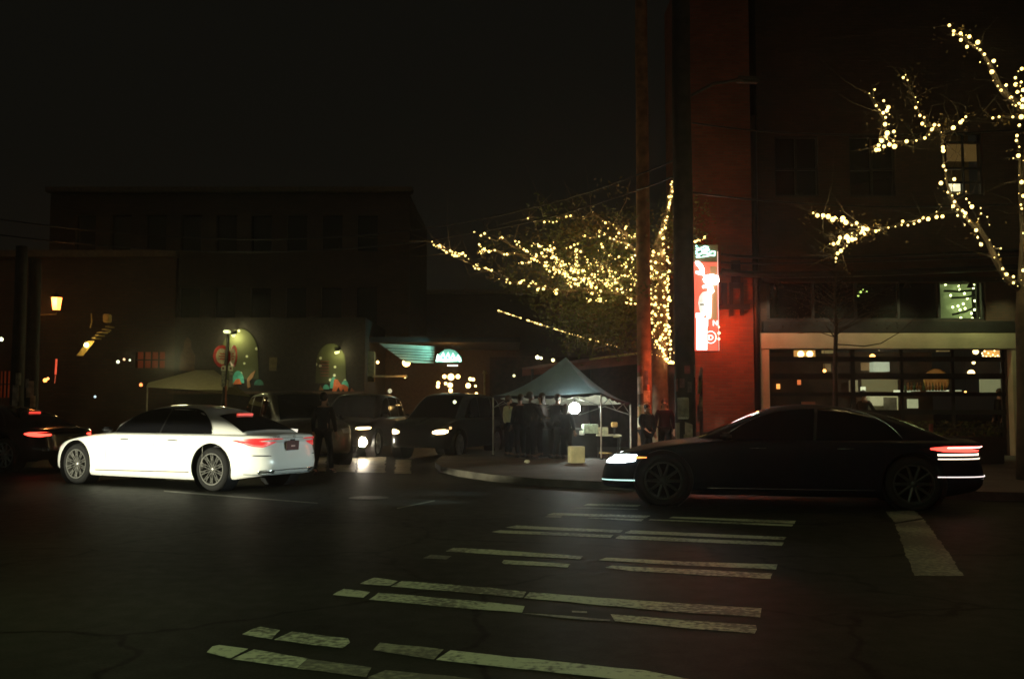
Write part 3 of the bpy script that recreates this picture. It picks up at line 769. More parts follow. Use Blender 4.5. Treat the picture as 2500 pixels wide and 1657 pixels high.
# ================================================================ STREET LAMP behind the camera lighting the crosswalk
sl = thing('street_lamp', 'tall street lamp with a curved arm standing beside the camera', 'street lamp', (-7.2, 1.0, 0))
MB().tube([(0, 0, 0), (0, 0, 7.4), (.15, .1, 7.9), (.8, .5, 8.3), (2.2, 1.4, 8.45)], [.10, .075, .06, .05, .045], 12).build('pole', mat('lamp_post_grey', (.10, .10, .10), .6, .5), sl, True)
MB().box((2.55, 1.65, 8.44), (.8, .34, .14), R(32), bev=.05).build('lamp_head', mat('lamp_post_grey', (.10, .10, .10), .6, .5), sl)
MB().box((2.6, 1.68, 8.355), (.5, .24, .02), R(32)).build('lens', emit('lamp_lens', (.85, 1, .62), 6), sl)
lamp('SPOT', 'lamp_light', (2.6, 1.68, 8.3), 900, (.77, 1, .50), sl, .18, cone=R(98), blend=.55, aim=(10.2, 8.0, 0))


# ================================================================ BUILDINGS
b_red = brick('red_brick', (.30, .085, .045), (.20, .06, .035), (.16, .11, .08), 1.0)
b_brown = brick('brown_brick', (.10, .050, .032), (.065, .036, .026), (.05, .04, .03), 1.0)
b_dark = brick('dark_brick', (.11, .058, .034), (.075, .042, .028), (.06, .05, .04), 1.6)
darkm = mat('dark_metal', (.015, .015, .016), .5, .3)
FY = 26.0


def wall_with_holes(name, x0, x1, z0, z1, y, holes, th, m, parent):
    """front wall in the XZ plane with rectangular openings"""
    xs = sorted({x0, x1, *[h[0] for h in holes], *[h[1] for h in holes]}); zs = sorted({z0, z1, *[h[2] for h in holes], *[h[3] for h in holes]})
    mb = MB()
    bm = bmesh.new(); grid = {}
    def v(x, z, d):
        kx = (x, z, d)
        if kx not in grid: grid[kx] = bm.verts.new((x, y + d, z))
        return grid[kx]
    solid = lambda i, j: 0 <= i < len(xs) - 1 and 0 <= j < len(zs) - 1 and not any(h[0] <= (xs[i] + xs[i + 1]) / 2 <= h[1] and h[2] <= (zs[j] + zs[j + 1]) / 2 <= h[3] for h in holes)
    for i in range(len(xs) - 1):
        for j in range(len(zs) - 1):
            if not solid(i, j): continue
            a, b, c, d = xs[i], xs[i + 1], zs[j], zs[j + 1]
            bm.faces.new([v(a, c, 0), v(b, c, 0), v(b, d, 0), v(a, d, 0)]); bm.faces.new([v(a, c, th), v(a, d, th), v(b, d, th), v(b, c, th)])
            if not solid(i - 1, j): bm.faces.new([v(a, c, 0), v(a, d, 0), v(a, d, th), v(a, c, th)])
            if not solid(i + 1, j): bm.faces.new([v(b, c, 0), v(b, c, th), v(b, d, th), v(b, d, 0)])
            if not solid(i, j - 1): bm.faces.new([v(a, c, 0), v(a, c, th), v(b, c, th), v(b, c, 0)])
            if not solid(i, j + 1): bm.faces.new([v(a, d, 0), v(b, d, 0), v(b, d, th), v(a, d, th)])
    bmesh.ops.recalc_face_normals(bm, faces=bm.faces)
    me = bpy.data.meshes.new(name); bm.to_mesh(me); bm.free(); me.materials.append(m)
    o = bpy.data.objects.new(name, me); COL.objects.link(o); o.parent = parent; return o


# ---- restaurant on the right
rb = thing('restaurant_building', 'brick corner restaurant with a pale framed glass garage front on the right', 'building')
px = lambda x, y=900, Y=FY: P(x, y, Y)
xL, xR = px(1858).x, px(2500).x + 9
fz0, fz1 = .13, px(1870, 853).z          # opening below the pale beam
ox0, ox1 = px(1872).x, px(2458).x
w1 = (px(2325).x, px(2417).x, px(2400, 478).z, px(2400, 322).z)
w2 = (px(2085).x, px(2200).x, px(2100, 480).z, px(2100, 330).z)
w3 = (px(1900).x, px(2010).x, px(2100, 480).z, px(2100, 330).z)
cl_ = (px(1875).x, px(2412).x, px(1900, 782).z, px(1900, 690).z)   # clerestory band
wall_with_holes('wall', xL, xR, .13, 17, FY, [(ox0, ox1, .13, fz1), w1, w2, w3, cl_], .35, b_brown, rb)
sidew = MB(); sidew.box((xL + .15, FY + 4.4, 8.5), (.3, 8.0, 16.7)).build('side_wall', b_brown, rb)
# pale frame round the opening
frame_m = mat('pale_frame_plaster', (.42, .37, .25), .7, var=.12, scale=2.5, bump=.1)
fr = MB(); zb_, zt_ = fz1, px(1870, 815).z
fx0, fx1 = px(1850).x, px(2486).x
fr.box(((fx0 + fx1) / 2, FY - .16, (zb_ + zt_) / 2), (fx1 - fx0, .3, zt_ - zb_), bev=.012)
fr.box(((fx0 + ox0) / 2, FY - .155, (zb_ + .13) / 2), (ox0 - fx0, .28, zb_ - .14), bev=.01)
fr.box(((fx1 + ox1) / 2, FY - .155, (zb_ + .13) / 2), (fx1 - ox1, .28, zb_ - .14), bev=.01)
fr.build('door_surround', frame_m, rb)
# dark fascia between beam and clerestory, horizontal steel bands on the brick
MB().box(((xL + xR) / 2, FY - .04, px(1900, 798).z), (xR - xL - .1, .07, px(1900, 784).z - px(1900, 812).z), bev=.01).build('fascia', darkm, rb)
MB().box(((xL + xR) / 2, FY - .05, px(1900, 683).z), (xR - xL - .1, .09, .12), bev=.01).build('lintel', darkm, rb)
for i_, (xx, pw, c_) in enumerate(((1905, 78, (1, .66, .42)), (2060, 75, (1, .80, .46)), (2215, 75, (.95, .90, .42)), (2370, 75, (.86, .95, .40)), (2480, 34, (.86, .95, .40)))):  # lamps added above the opening to brighten the pale beam
    q_ = P(xx, 700, FY - .75); gn = MB(); gn.tube([Vector((q_.x, FY - .02, q_.z)), Vector((q_.x, FY - .3, q_.z + .22)), Vector((q_.x, FY - .75, q_.z + .12))], .014, 6); gn.lathe([(.02, .10), (.06, .06), (.10, -.02)], 12, Matrix.Translation(q_)); go = gn.build('added_beam_lamp', darkm, rb)
    lamp('SPOT', 'beam_fill_light', q_ - Vector((0, 0, .03)), pw, c_, go, .05, cone=R(105), blend=.9, aim=(q_.x, FY - .16, px(1870, 834).z))
# garage door: stiles and rails with glass
gd = MB(); gy = FY + .12
for yy, th in ((876, .13), (918, .15), (962, .10), (1006, .12), (1050, .12)):
    gd.box(((ox0 + ox1) / 2, gy, px(2000, yy).z), (ox1 - ox0, .06, th))
for xx in (1880, 2085, 2205, 2330, 2452): gd.box((px(xx).x, gy, (.14 + fz1) / 2), (.07 if xx != 2085 else .11, .065, fz1 - .15))
gdo = gd.build('garage_door', darkm, rb)
glass_m = bpy.data.materials.new('window_glass'); glass_m.use_nodes = True
n_ = glass_m.node_tree; tr = n_.nodes.new('ShaderNodeBsdfTransparent'); gl = n_.nodes.new('ShaderNodeBsdfGlossy'); gl.inputs[1].default_value = .02
fz_ = n_.nodes.new('ShaderNodeFresnel'); mx_ = n_.nodes.new('ShaderNodeMixShader'); tr.inputs[0].default_value = (.85, .88, .85, 1)
n_.links.new(fz_.outputs[0], mx_.inputs[0]); n_.links.new(tr.outputs[0], mx_.inputs[1]); n_.links.new(gl.outputs[0], mx_.inputs[2]); n_.links.new(mx_.outputs[0], n_.nodes['Material Output'].inputs[0])
MB().quad((ox0, gy + .04, .14), (ox1, gy + .04, .14), (ox1, gy + .04, fz1), (ox0, gy + .04, fz1)).build('pane', glass_m, gdo, fix=False)
# clerestory: frame, panes, and a glowing sheet behind one for its reflection
cfo = MB().box(((cl_[0] + cl_[1]) / 2, FY + .1, cl_[2] + .035), (cl_[1] - cl_[0] - .01, .08, .06)).build('clerestory_frame', darkm, rb)
for xx in (1880, 1990, 2095, 2200, 2300, 2396, 2408): MB().box((px(xx).x, FY + .1, (cl_[2] + cl_[3]) / 2 + .03), (.07, .078, cl_[3] - cl_[2] - .08)).build('mullion', darkm, cfo)
dkg = mat('dark_glass', (.008, .010, .009), .04, 0, .1, spec=.8)
MB().quad((cl_[0], FY + .14, cl_[2]), (px(2299).x, FY + .14, cl_[2]), (px(2299).x, FY + .14, cl_[3]), (cl_[0], FY + .14, cl_[3])).build('pane', dkg, cfo, fix=False)
MB().quad((px(2300).x, FY + .14, cl_[2]), (px(2396).x, FY + .14, cl_[2]), (px(2396).x, FY + .14, cl_[3]), (px(2300).x, FY + .14, cl_[3])).build('pane', glass_m, cfo, fix=False)
# upper windows: deep reveals, glazing bars, blinds
def up_window(wn, lit, cols, rows):
    x0, x1, z0, z1 = wn; f = MB()
    f.box(((x0 + x1) / 2, FY + .12, z0 + .03), (x1 - x0, .08, .06)); f.box(((x0 + x1) / 2, FY + .12, z1 - .03), (x1 - x0, .08, .06))
    for i in range(cols + 1): f.box((x0 + .025 + (x1 - x0 - .05) * i / cols, FY + .12, (z0 + z1) / 2), (.05, .07, z1 - z0 - .13))
    for z in rows: f.box(((x0 + x1) / 2, FY + .12, z0 + (z1 - z0) * z), (x1 - x0 - .02, .06, .05))
    fo = f.build('window_frame', darkm, rb)
    MB().quad((x0, FY + .17, z0), (x1, FY + .17, z0), (x1, FY + .17, z1), (x0, FY + .17, z1)).build('pane', glass_m if lit else dkg, fo, fix=False)
    return fo
up_window(w1, True, 2, (.22, .44, .85)); up_window(w2, False, 2, (.45,)); up_window(w3, False, 2, (.45,))
# the room behind the warm upper window
cur = emit('lit_blind', (1, .55, .16), .075, (.5, .4, .2), light=False)
bx = MB(); bx.quad((w1[0] + .1, FY + .33, w1[2] + 1.0), (w1[1] - .02, FY + .33, w1[2] + 1.0), (w1[1] - .02, FY + .33, w1[3] - .25), (w1[0] + .1, FY + .33, w1[3] - .25)); bx.build('window_blind', cur, rb, fix=False)
MB().box((px(2358).x, FY + .7, px(2360, 444).z), (.62, .04, .2)).build('ceiling_lamp', emit('upper_lamp', (1, .88, .55), 1.3), rb)
MB().quad((w1[0] - 1, FY + 3, w1[2] - 1), (w1[1] + 1, FY + 3, w1[2] - 1), (w1[1] + 1, FY + 3, w1[3] + 1), (w1[0] - 1, FY + 3, w1[3] + 1)).build('room_wall', mat('room_plaster', (.45, .30, .16), .9), rb, fix=False)
# interior of the restaurant
IY = 33.0
inn = MB(); inn.quad((ox0 - 1, IY, .1), (ox1 + 1, IY, .1), (ox1 + 1, IY, 5), (ox0 - 1, IY, 5)); inn.build('back_wall', mat('interior_wall', (.06, .035, .022), .8, var=.5, scale=1.5), rb, fix=False)
MB().box(((ox0 + ox1) / 2, FY + 3.8, fz1 + .35), (ox1 - ox0 + 2, 6.6, .1)).build('ceiling', mat('interior_ceiling', (.03, .022, .018), .9), rb)
MB().box(((ox0 + ox1) / 2, FY + 3.9, .10), (ox1 - ox0 + 2, 6.4, .08)).build('interior_floor', mat('interior_floor_wood', (.05, .03, .02), .5), rb)
pc = lambda x, y, Y=IY: P(x, y, Y)
def panel(name, x0, x1, y0, y1, Y, m, parent=None, th=.06, label=None, cat=None):
    a, b = P(x0, y1, Y), P(x1, y0, Y); o = MB().box(((a.x + b.x) / 2, Y, (a.z + b.z) / 2), (b.x - a.x, th, b.z - a.z), bev=.004).build(name, m, parent)
    if label: tag(o, label, cat)
    return o
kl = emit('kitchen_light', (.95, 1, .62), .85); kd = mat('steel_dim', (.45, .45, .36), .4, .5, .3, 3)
panel('extractor_hood', 2128, 2166, 884, 907, IY - .3, emit('hood_glow', (.85, 1, .70), .36, (.5, .5, .45), False), None, .4, 'pale glowing extractor hood high in the restaurant kitchen', 'hood')  # hood, hatch, pot, fridge and board glow in place of kitchen light
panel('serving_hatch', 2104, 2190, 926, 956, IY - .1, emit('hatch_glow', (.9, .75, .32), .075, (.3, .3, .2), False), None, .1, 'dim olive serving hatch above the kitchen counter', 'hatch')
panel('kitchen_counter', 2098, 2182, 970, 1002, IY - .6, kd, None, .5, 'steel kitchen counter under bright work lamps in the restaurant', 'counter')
panel('steel_pot', 2120, 2152, 962, 990, IY - .9, emit('pot_glow', (1, .95, .50), .30, (.5, .5, .4), False), None, .3, 'tall steel pot on the kitchen counter', 'pot')
panel('refrigerator', 2154, 2188, 966, 1003, IY - .2, emit('fridge_glow', (1, .95, .42), .28, (.5, .5, .4), False), None, .3, 'pale kitchen refrigerator behind the steel pot', 'refrigerator')
panel('menu_board', 2216, 2240, 974, 996, IY - .2, emit('menu_glow', (.95, 1, .55), .35, (.5, .5, .4), False), None, .1, 'small pale glowing menu board right of the kitchen', 'board')
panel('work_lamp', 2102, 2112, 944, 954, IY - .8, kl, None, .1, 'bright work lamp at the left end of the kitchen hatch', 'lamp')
for i, (a, b, lab) in enumerate(((2182, 2206, 'leftmost bright under-shelf strip lamp above the bar'), (2215, 2246, 'second under-shelf strip lamp along the bar'), (2262, 2303, 'longest under-shelf strip lamp beneath the round mirror'), (2306, 2316, 'short bright strip lamp right of the round mirror'), (2333, 2347, 'rightmost small strip lamp along the bar'))):
    panel('strip_lamp', a, b, 952, 957, IY - .7, emit('strip_a', (.95, 1, .62), .8) if i in (0, 3) else emit('strip_b', (.9, 1, .6), .40), None, .06, lab, 'lamp')['group'] = 'strip lamps over the bar'
am = MB(); c_ = P(2285, 930, IY - .3); am.lathe([(.001, 0), (.38, 0), (.40, -.03)], 36, Matrix.Translation(c_) @ Matrix.Rotation(R(90), 4, 'X'))
mr = am.build('round_mirror', emit('mirror_glow', (1, .42, .08), .10, (.3, .16, .06), False), None, True)  # amber light in the mirror is put in as emission
MB().lathe([(.38, -.03), (.41, -.03), (.41, .03), (.38, .03)], 36, Matrix.Translation(c_ - Vector((0, .02, 0))) @ Matrix.Rotation(R(90), 4, 'X'), close=True).build('mirror_frame', mat('brass', (.6, .4, .12), .3, .8), mr, True)
tag(mr, 'big round amber mirror with a brass rim on the bar wall', 'mirror')
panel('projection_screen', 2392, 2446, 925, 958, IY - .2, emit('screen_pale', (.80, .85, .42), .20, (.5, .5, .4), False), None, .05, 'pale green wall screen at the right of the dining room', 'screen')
bt0 = None
for i_ in range(14):
    q_ = P(2210 + i_ * 7.5, 952, IY - .9); b1 = MB().lathe([(.001, 0), (.035, 0), (.035, .15), (.013, .20), (.013, .27), (.001, .27)], 10).build('bottle', mat('amber_bottle', (.30, .13, .03), .2) if i_ % 3 else mat('green_bottle', (.06, .14, .04), .2), None, True)
    b1.location = q_ - Vector((0, 0, .02)); tag(b1, 'amber bottle standing on the bar under the strip lamps' if i_ % 3 else 'green bottle standing on the bar among the amber ones', 'bottle', 'amber bottles on the bar' if i_ % 3 else 'green bottles on the bar')
tag(MB().box((P(2262, 0, IY - .9).x, IY - .9, P(2262, 953, IY - .9).z - .05), (1.6, .3, .05)).build('bar_shelf', mat('bar_wood', (.10, .05, .02), .5), None), 'long wooden bar shelf carrying the bottles', 'shelf')
# pendant lamps
orange = emit('pendant_orange', (1, .42, .10), 7); warmb = emit('pendant_warm', (1, .66, .26), 5.5)
pend = [(1955, 864, .10, 0, 'left amber lamp of the pair behind the first pane'), (1977, 864, .10, 0, 'right amber lamp of the pair behind the first pane'),
        (2130, 871, .085, 1, 'bright orange pendant lamp low in the middle of the dining room'), (2138, 849, .06, 0, 'upper left bulb above the orange pendant'), (2146, 851, .055, 0, 'upper right bulb above the orange pendant'),
        (2382, 858, .085, 0, 'warm bulb just left of the amber lantern window'), (2371, 911, .11, 0, 'largest warm globe lamp hanging low on the right'), (2377, 885, .05, 0, 'small bulb hanging directly over the large globe lamp'),
        (2013, 905, .05, 1, 'dim little lamp right of the first door stile'), (2357, 957, .035, 1, 'tiny warm lamp under the large globe lamp')]
for x, y, r, mm, lab in pend:
    c = P(x, y, 29.5 + (x % 7) * .3); root = thing('pendant_lamp', lab, 'lamp', c, 0, 'pendant lamps in the restaurant')
    MB().ball((0, 0, 0), r, 14).build('globe', orange if mm else warmb, root, True)
    MB().tube([(0, 0, r * .9), (0, 0, max(r + .1, fz1 + .28 - c.z))], .006, 5).build('cord', black(), root)
for x0, x1, y0, y1, nm, st, lab in ((1940, 1988, 852, 874, 'lantern_box', .55, 'amber paper lantern box around the pair of lamps'), (2405, 2442, 848, 871, 'lantern_box', .8, 'glowing amber lantern box with tiny bulbs at the far right'), (2008, 2034, 852, 862, 'lantern_box', .16, 'dim yellow lantern box right of the first pane'), (2288, 2318, 850, 858, 'lantern_box', .10, 'faint olive lantern box near the ceiling')):
    m = emit('lantern_' + str(st), (1, .50, .13) if st > .3 else (.9, .75, .3), st, (.5, .3, .1), False)
    panel(nm, x0, x1, y0, y1, 30.8, m, None, .2, lab, 'lantern')['group'] = 'lantern boxes in the restaurant'
fl = thing('fairy_string', 'tiny warm bulbs strung across the glowing lantern box at the far right', 'string lights', P(2420, 865, 30.6))
tiny = emit('tiny_bulb', (1, .72, .32), 6)
for x, y in ((2400, 868), (2408, 870), (2413, 862), (2418, 871), (2424, 866), (2430, 871), (2436, 868), (2441, 871), (2404, 857), (2398, 862), (2428, 856)):
    MB().ball(P(x, y, 30.6) - P(2420, 865, 30.6), .025, 8).build('bulb', tiny, fl)
for x, y, s_, lab in ((1900, 943, .09, 'orange square sign light on the dark wall by the first pane'), (1951, 933, .07, 'small red exit light between the first and second stile')):
    panel('wall_light', x - 4, x + 4, y - 6, y + 6, IY - .1, emit('sign_light_%d' % x, (1, .22, .05) if x > 1920 else (1, .38, .08), .8 if x > 1920 else 1.8), None, .05, lab, 'lamp')
panel('wall_picture', 2010, 2028, 888, 907, IY - .1, emit('pic', (.9, .45, .12), .07, (.3, .2, .1), False), None, .05, 'amber picture with its own glow on the dining room wall', 'picture')  # pictures and shelf here glow by emission, with room light in their colour
panel('wall_picture', 2102, 2122, 885, 904, IY - .1, emit('pic2', (.9, .5, .2), .10, (.3, .2, .1), False), None, .05, 'picture of warm colours left of the glowing hood', 'picture')
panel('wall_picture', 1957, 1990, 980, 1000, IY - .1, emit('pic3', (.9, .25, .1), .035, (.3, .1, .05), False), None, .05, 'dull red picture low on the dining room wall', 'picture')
panel('shelf', 2075, 2092, 928, 956, IY - .4, emit('shelf_glow', (.9, .7, .35), .10, (.3, .3, .2), False), None, .2, 'narrow shelf of bottles at the left end of the kitchen hatch', 'shelf')
lamp('POINT', 'kitchen_ceiling_lamp', P(2150, 900, IY - 2), 26, (1, .95, .65), rb, .15)
lamp('POINT', 'dining_lamp', P(2400, 890, IY - 2.5), 8, (1, .5, .2), rb, .15)
# glowing sheet and bulbs behind the clerestory pane, standing in for its reflection
gp = emit('pane_reflection_glow', (.42, .60, .22), .10, (.4, .45, .3), False)
MB().quad((px(2296).x, FY + .75, cl_[2] - .1), (px(2410).x, FY + .75, cl_[2] - .1), (px(2410).x, FY + .75, cl_[3] + .1), (px(2296).x, FY + .75, cl_[3] + .1)).build('reflection_sheet', gp, rb, fix=False)
gb = emit('reflected_bulb', (.85, 1, .42), 7)
cs_ = thing('reflected_lights', 'greenish bulbs on dark cords standing in for reflections in the clerestory pane', 'string lights', P(2350, 735, FY + .6))
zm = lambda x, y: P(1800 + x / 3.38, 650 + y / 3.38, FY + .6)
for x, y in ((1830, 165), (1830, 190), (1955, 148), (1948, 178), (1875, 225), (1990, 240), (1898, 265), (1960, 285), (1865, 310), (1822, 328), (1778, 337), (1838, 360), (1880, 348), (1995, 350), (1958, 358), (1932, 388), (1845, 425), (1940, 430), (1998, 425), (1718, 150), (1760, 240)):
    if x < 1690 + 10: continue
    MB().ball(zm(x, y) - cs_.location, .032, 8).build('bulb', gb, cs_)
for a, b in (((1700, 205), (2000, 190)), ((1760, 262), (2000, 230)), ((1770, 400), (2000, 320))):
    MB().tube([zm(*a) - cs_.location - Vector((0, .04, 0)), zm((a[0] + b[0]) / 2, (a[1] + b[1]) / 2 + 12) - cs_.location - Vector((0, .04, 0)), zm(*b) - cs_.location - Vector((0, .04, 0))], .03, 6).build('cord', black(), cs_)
cs2 = thing('reflected_bulbs', 'three small green bulbs added as reflections in the left clerestory window', 'string lights', P(2103, 716, FY - .02))
for x, y, r in ((2098, 721, .03), (2104, 712, .03), (2119, 711, .02), (2110, 706, .016)): MB().ball(P(x, y, FY - .0) - cs2.location + Vector((0, .08, 0)), r, 8).build('bulb', emit('reflected_bulb_dim', (.55, .8, .16), 1.6), cs2)  # bulbs imitate tree lights mirrored in the pane

# ---- red brick pier building with the neon sign
pb = thing('brick_corner_building', 'red brick building lit by the neon sign, between the dark pole and the restaurant', 'building')
bx0, bx1 = P(1762, 900, 25.6).x, P(1841, 900, 25.6).x
MB().box(((bx0 - .75 + bx1) / 2, 27.6, 6.7), (bx1 - bx0 + .75, 4.0, 13.2)).build('wall', b_red, pb)
MB().tube([(bx1 + .10, 25.7, .13), (bx1 + .10, 25.7, 9)], .085, 12).build('downpipe', darkm, pb, True)
MB().box(((bx0 - .75 + bx1) / 2, 27.6, .45), (bx1 - bx0 + .79, 4.06, .6)).build('plinth', mat('plinth_stone', (.05, .04, .035), .8), pb)
# iron bracket on the brick
ib = MB(); br_ = lambda x, y: P(x, y, 25.5)
def bar(a, b, wd): A, B = br_(*a), br_(*b); ib.box((A + B) / 2, (max(wd, abs(B.x - A.x)), .07, max(wd, abs(B.z - A.z))))
bar((1785, 690), (1785, 772), .10); bar((1811, 690), (1811, 770), .09)
ib.box(br_(1796, 664), (.24, .068, .58)); ib.box(br_(1798, 698), (.34, .066, .13)); ib.box(br_(1790, 749), (.85, .074, .13)); ib.box(br_(1768, 720), (.14, .064, .62))
tag(ib.build('iron_bracket', mat('wrought_iron', (.02, .018, .03), .5, .6), None), 'black iron bracket with two prongs fixed to the red brick wall', 'bracket')

# ---- neon sign
SY = 23.3; sx0, sx1 = P(1690, 720, SY).x, P(1754, 720, SY).x; sz0, sz1 = P(1720, 858, SY).z, P(1720, 596, SY).z
ns = thing('neon_sign', 'tall neon blade sign with teal script on top and white and red tubes', 'sign', ((sx0 + sx1) / 2, SY, sz0))
SW, SH = sx1 - sx0, sz1 - sz0
MB().box((0, .14, SH / 2), (SW, .24, SH), bev=.012).build('cabinet', mat('sign_cabinet', (.10, .02, .015), .4), ns)
sp = lambda x, y, d=0: (P(x, y, SY).x - (sx0 + sx1) / 2, -.03 - d, P(x, y, SY).z - sz0)
MB().plate([sp(1693, 640, -.015), sp(1693, 856, -.015), sp(1752, 856, -.015), sp(1752, 640, -.015)], .01).build('red_panel', emit('sign_red', (1, .16, .09), 1.15, (.4, .05, .03)), ns)
MB().plate([sp(1693, 598, -.015), sp(1693, 639, -.015), sp(1752, 639, -.015), sp(1752, 598, -.015)], .01).build('top_panel', emit('sign_olive', (.25, .16, .05), .30, (.2, .15, .1), False), ns)
MB().plate([sp(1733, 650, -.012), sp(1733, 780, -.012), sp(1750, 780, -.012), sp(1750, 650, -.012)], .006).build('side_panel', emit('sign_orange', (.62, .30, .10), .62, (.3, .15, .1), False), ns)
tube_w = emit('neon_white', (1, .90, .82), 16.0); tube_t = emit('neon_teal', (.40, 1, .80), 4.2); tube_r = emit('neon_red', (1, .12, .05), 6.0)
zs = lambda x, y: sp(1650 + x / 4.9, 560 + y / 4.9)
wt_ = MB()
for path, r in (([(236, 400), (262, 395), (300, 430), (325, 480), (322, 540), (285, 530), (240, 510)], .028), ([(250, 420), (285, 440), (305, 500)], .03),
                ([(335, 570), (380, 560), (440, 555), (495, 575), (500, 620), (470, 650), (400, 655), (350, 630), (335, 590)], .03), ([(360, 600), (430, 600), (480, 610)], .045),
                ([(320, 690), (380, 680), (430, 700), (440, 740), (400, 770), (350, 780)], .028), ([(395, 660), (400, 760), (398, 900), (392, 1060)], .040),
                ([(350, 800), (355, 900), (360, 1000), (300, 1040)], .03)):
    wt_.tube([zs(*p) for p in path], r, 8)
wt_.build('white_tube', tube_w, ns, True)
blk = MB()
for x0, y0, x1, y1 in ((250, 1060, 380, 1160), (250, 1160, 370, 1440), (240, 1000, 300, 1060)): blk.plate([zs(x0, y0), zs(x0, y1), zs(x1, y1), zs(x1, y0)], .02)
blk.build('white_light_box', emit('sign_box_white', (1, .92, .88), 5.0), ns)
hm = MB(); hm.plate([zs(*p) for p in ((265, 880), (280, 800), (320, 750), (390, 740), (392, 1000), (300, 1010), (280, 960))], .012); hm.build('pale_figure', emit('sign_pale', (.85, .80, .66), 1.1, light=False), ns)
st_ = MB(); st_.plate([zs(*p) for p in ((280, 850), (385, 838), (385, 850), (280, 868))], .03); st_.plate([zs(*p) for p in ((280, 890), (385, 885), (385, 905), (290, 915))], .03); st_.build('figure_stripes', mat('stripe_olive', (.10, .10, .05), .6), ns)
tt = MB()
for path in ([(235, 200), (265, 205), (260, 250), (235, 270), (300, 225), (345, 205), (385, 215), (375, 260), (320, 270), (300, 240)], [(235, 290), (270, 300), (330, 285), (390, 290), (430, 265), (465, 270), (460, 315), (410, 310), (350, 325), (240, 330)], [(240, 230), (300, 260), (360, 235), (400, 250)]):
    tt.tube([zs(*p) for p in path], .018, 8)
tt.build('script_tube', tube_t, ns, True)
text('N', 'letter', emit('letter_pink', (1, .75, .68), 2.4, light=False), .17, ns, zs(470, 1150), (R(90), 0, 0), .01, .004)
text('D', 'letter', emit('letter_pink', (1, .75, .68), 2.4, light=False), .17, ns, zs(415, 1322), (R(90), 0, 0), .01, .004)
rg = MB(); c_ = Vector(zs(415, 1290)); rg.tube([c_ + Vector((math.cos(t) * .125, 0, math.sin(t) * .14)) for t in [2 * math.pi * i / 28 for i in range(29)]], .011, 6); rg.build('letter_ring', emit('letter_pink', (1, .75, .68), 2.4), ns, True)
eb = MB()
for x, y, r in ((512, 1168, .02), (514, 1240, .032), (512, 1310, .028)): eb.ball(zs(x, y), r, 8)
eb.build('edge_bulbs', emit('edge_bulb', (1, .75, .4), 5), ns, True)
MB().tube([(SW / 2 - .01, -.02, 0.02), (SW / 2 - .01, -.02, SH * .93)], .008, 6).build('edge_tube', emit('edge_pink', (1, .55, .42), 1.2, light=False), ns)
MB().tube([(-.1, .2, SH * .3), (-.1, 2.35, SH * .3)], .04, 8).build('bracket', darkm, ns); MB().tube([(-.1, .2, SH * .85), (-.1, 2.35, SH * .85)], .04, 8).build('bracket', darkm, ns)
lamp('POINT', 'neon_fill', (.85, 1.58, .75), 85, (1, .085, .018), ns, .10)  # unseen red points off the sign, added to light brick and pole
lamp('POINT', 'neon_fill', (-.80, -.40, -.3), 44, (1, .16, .06), ns, .10)
lamp('POINT', 'neon_fill', (.62, .7, .7), 9, (1, .30, .15), ns, .10)

# ---- awning roof building behind the tent
ab = thing('awning_building', 'low red-brown shed with a sloping awning behind the blue tent', 'building')
A, B, C_, D_ = P(1275, 903, 30), P(1620, 857, 27.5), P(1620, 882, 27.2), P(1275, 918, 29.6)
mb = MB(); mb.add([A, B, C_, D_], [(0, 1, 2, 3)]); A2 = [p + Vector((0, 1.8, .15)) for p in (A, B)]
mb.add([A, B, A2[1], A2[0]], [(0, 1, 2, 3)]); mb.build('awning', mat('awning_red', (.20, .06, .04), .8, var=.3, scale=3), ab)
MB().tube([P(1440, 877, 28.7), P(1620, 855, 27.45)], .03, 6).build('awning_edge', mat('yellow_edge', (.5, .45, .16), .6), ab)
MB().box((2.2, 31.5, 1.5), (5.8, .2, 2.9)).build('wall', mat('shed_wall', (.03, .018, .014), .9, var=.5), ab)
for x in (1300, 1440, 1600): q = P(x, 1000, 29.3 if x < 1500 else 27.6); MB().tube([(q.x, q.y, .13), (q.x, q.y, P(x, 900 - (x - 1300) * .1, q.y).z)], .04, 8).build('post', darkm, ab)

# ---- mural building on the left, apartment block behind
mbd = thing('mural_building', 'low dark building with a painted starry mural under two wall lamps', 'building')
MY = 37.0
mur = bpy.data.materials.new('mural'); mur.use_nodes = True
n_ = mur.node_tree; b_ = n_.nodes['Principled BSDF']; tc = n_.nodes.new('ShaderNodeTexCoord'); vo = n_.nodes.new('ShaderNodeTexVoronoi'); vo.inputs['Scale'].default_value = 3.2
n_.links.new(tc.outputs['Object'], vo.inputs['Vector']); cr = n_.nodes.new('ShaderNodeValToRGB'); cr.color_ramp.elements[0].position = .17; cr.color_ramp.elements[1].position = .22
cr.color_ramp.elements[0].color = (.85, .9, .6, 1); cr.color_ramp.elements[1].color = (.075, .085, .028, 1)
n_.links.new(vo.outputs['Distance'], cr.inputs[0]); n_.links.new(cr.outputs[0], b_.inputs['Base Color']); b_.inputs['Roughness'].default_value = .8
mx0, mx1 = P(425, 900, MY).x, P(890, 900, MY).x; mz1 = P(600, 775, MY).z
MB().box(((mx0 + mx1) / 2, MY + 3, mz1 / 2 + .06), (mx1 - mx0, 6, mz1 - .12)).build('wall', mat('mural_wall_dark', (.022, .018, .014), .85, var=.4), mbd)
def blob(name, pts, m, d, parent=mbd):
    return MB().plate([P(x, y, MY - d) for x, y in pts], .02).build(name, m, parent)
arc = lambda cx, cy, rx, ry, a0=0, a1=180, n=14: [(cx + rx * math.cos(R(a0 + (a1 - a0) * i / n)), cy - ry * math.sin(R(a0 + (a1 - a0) * i / n))) for i in range(n + 1)]
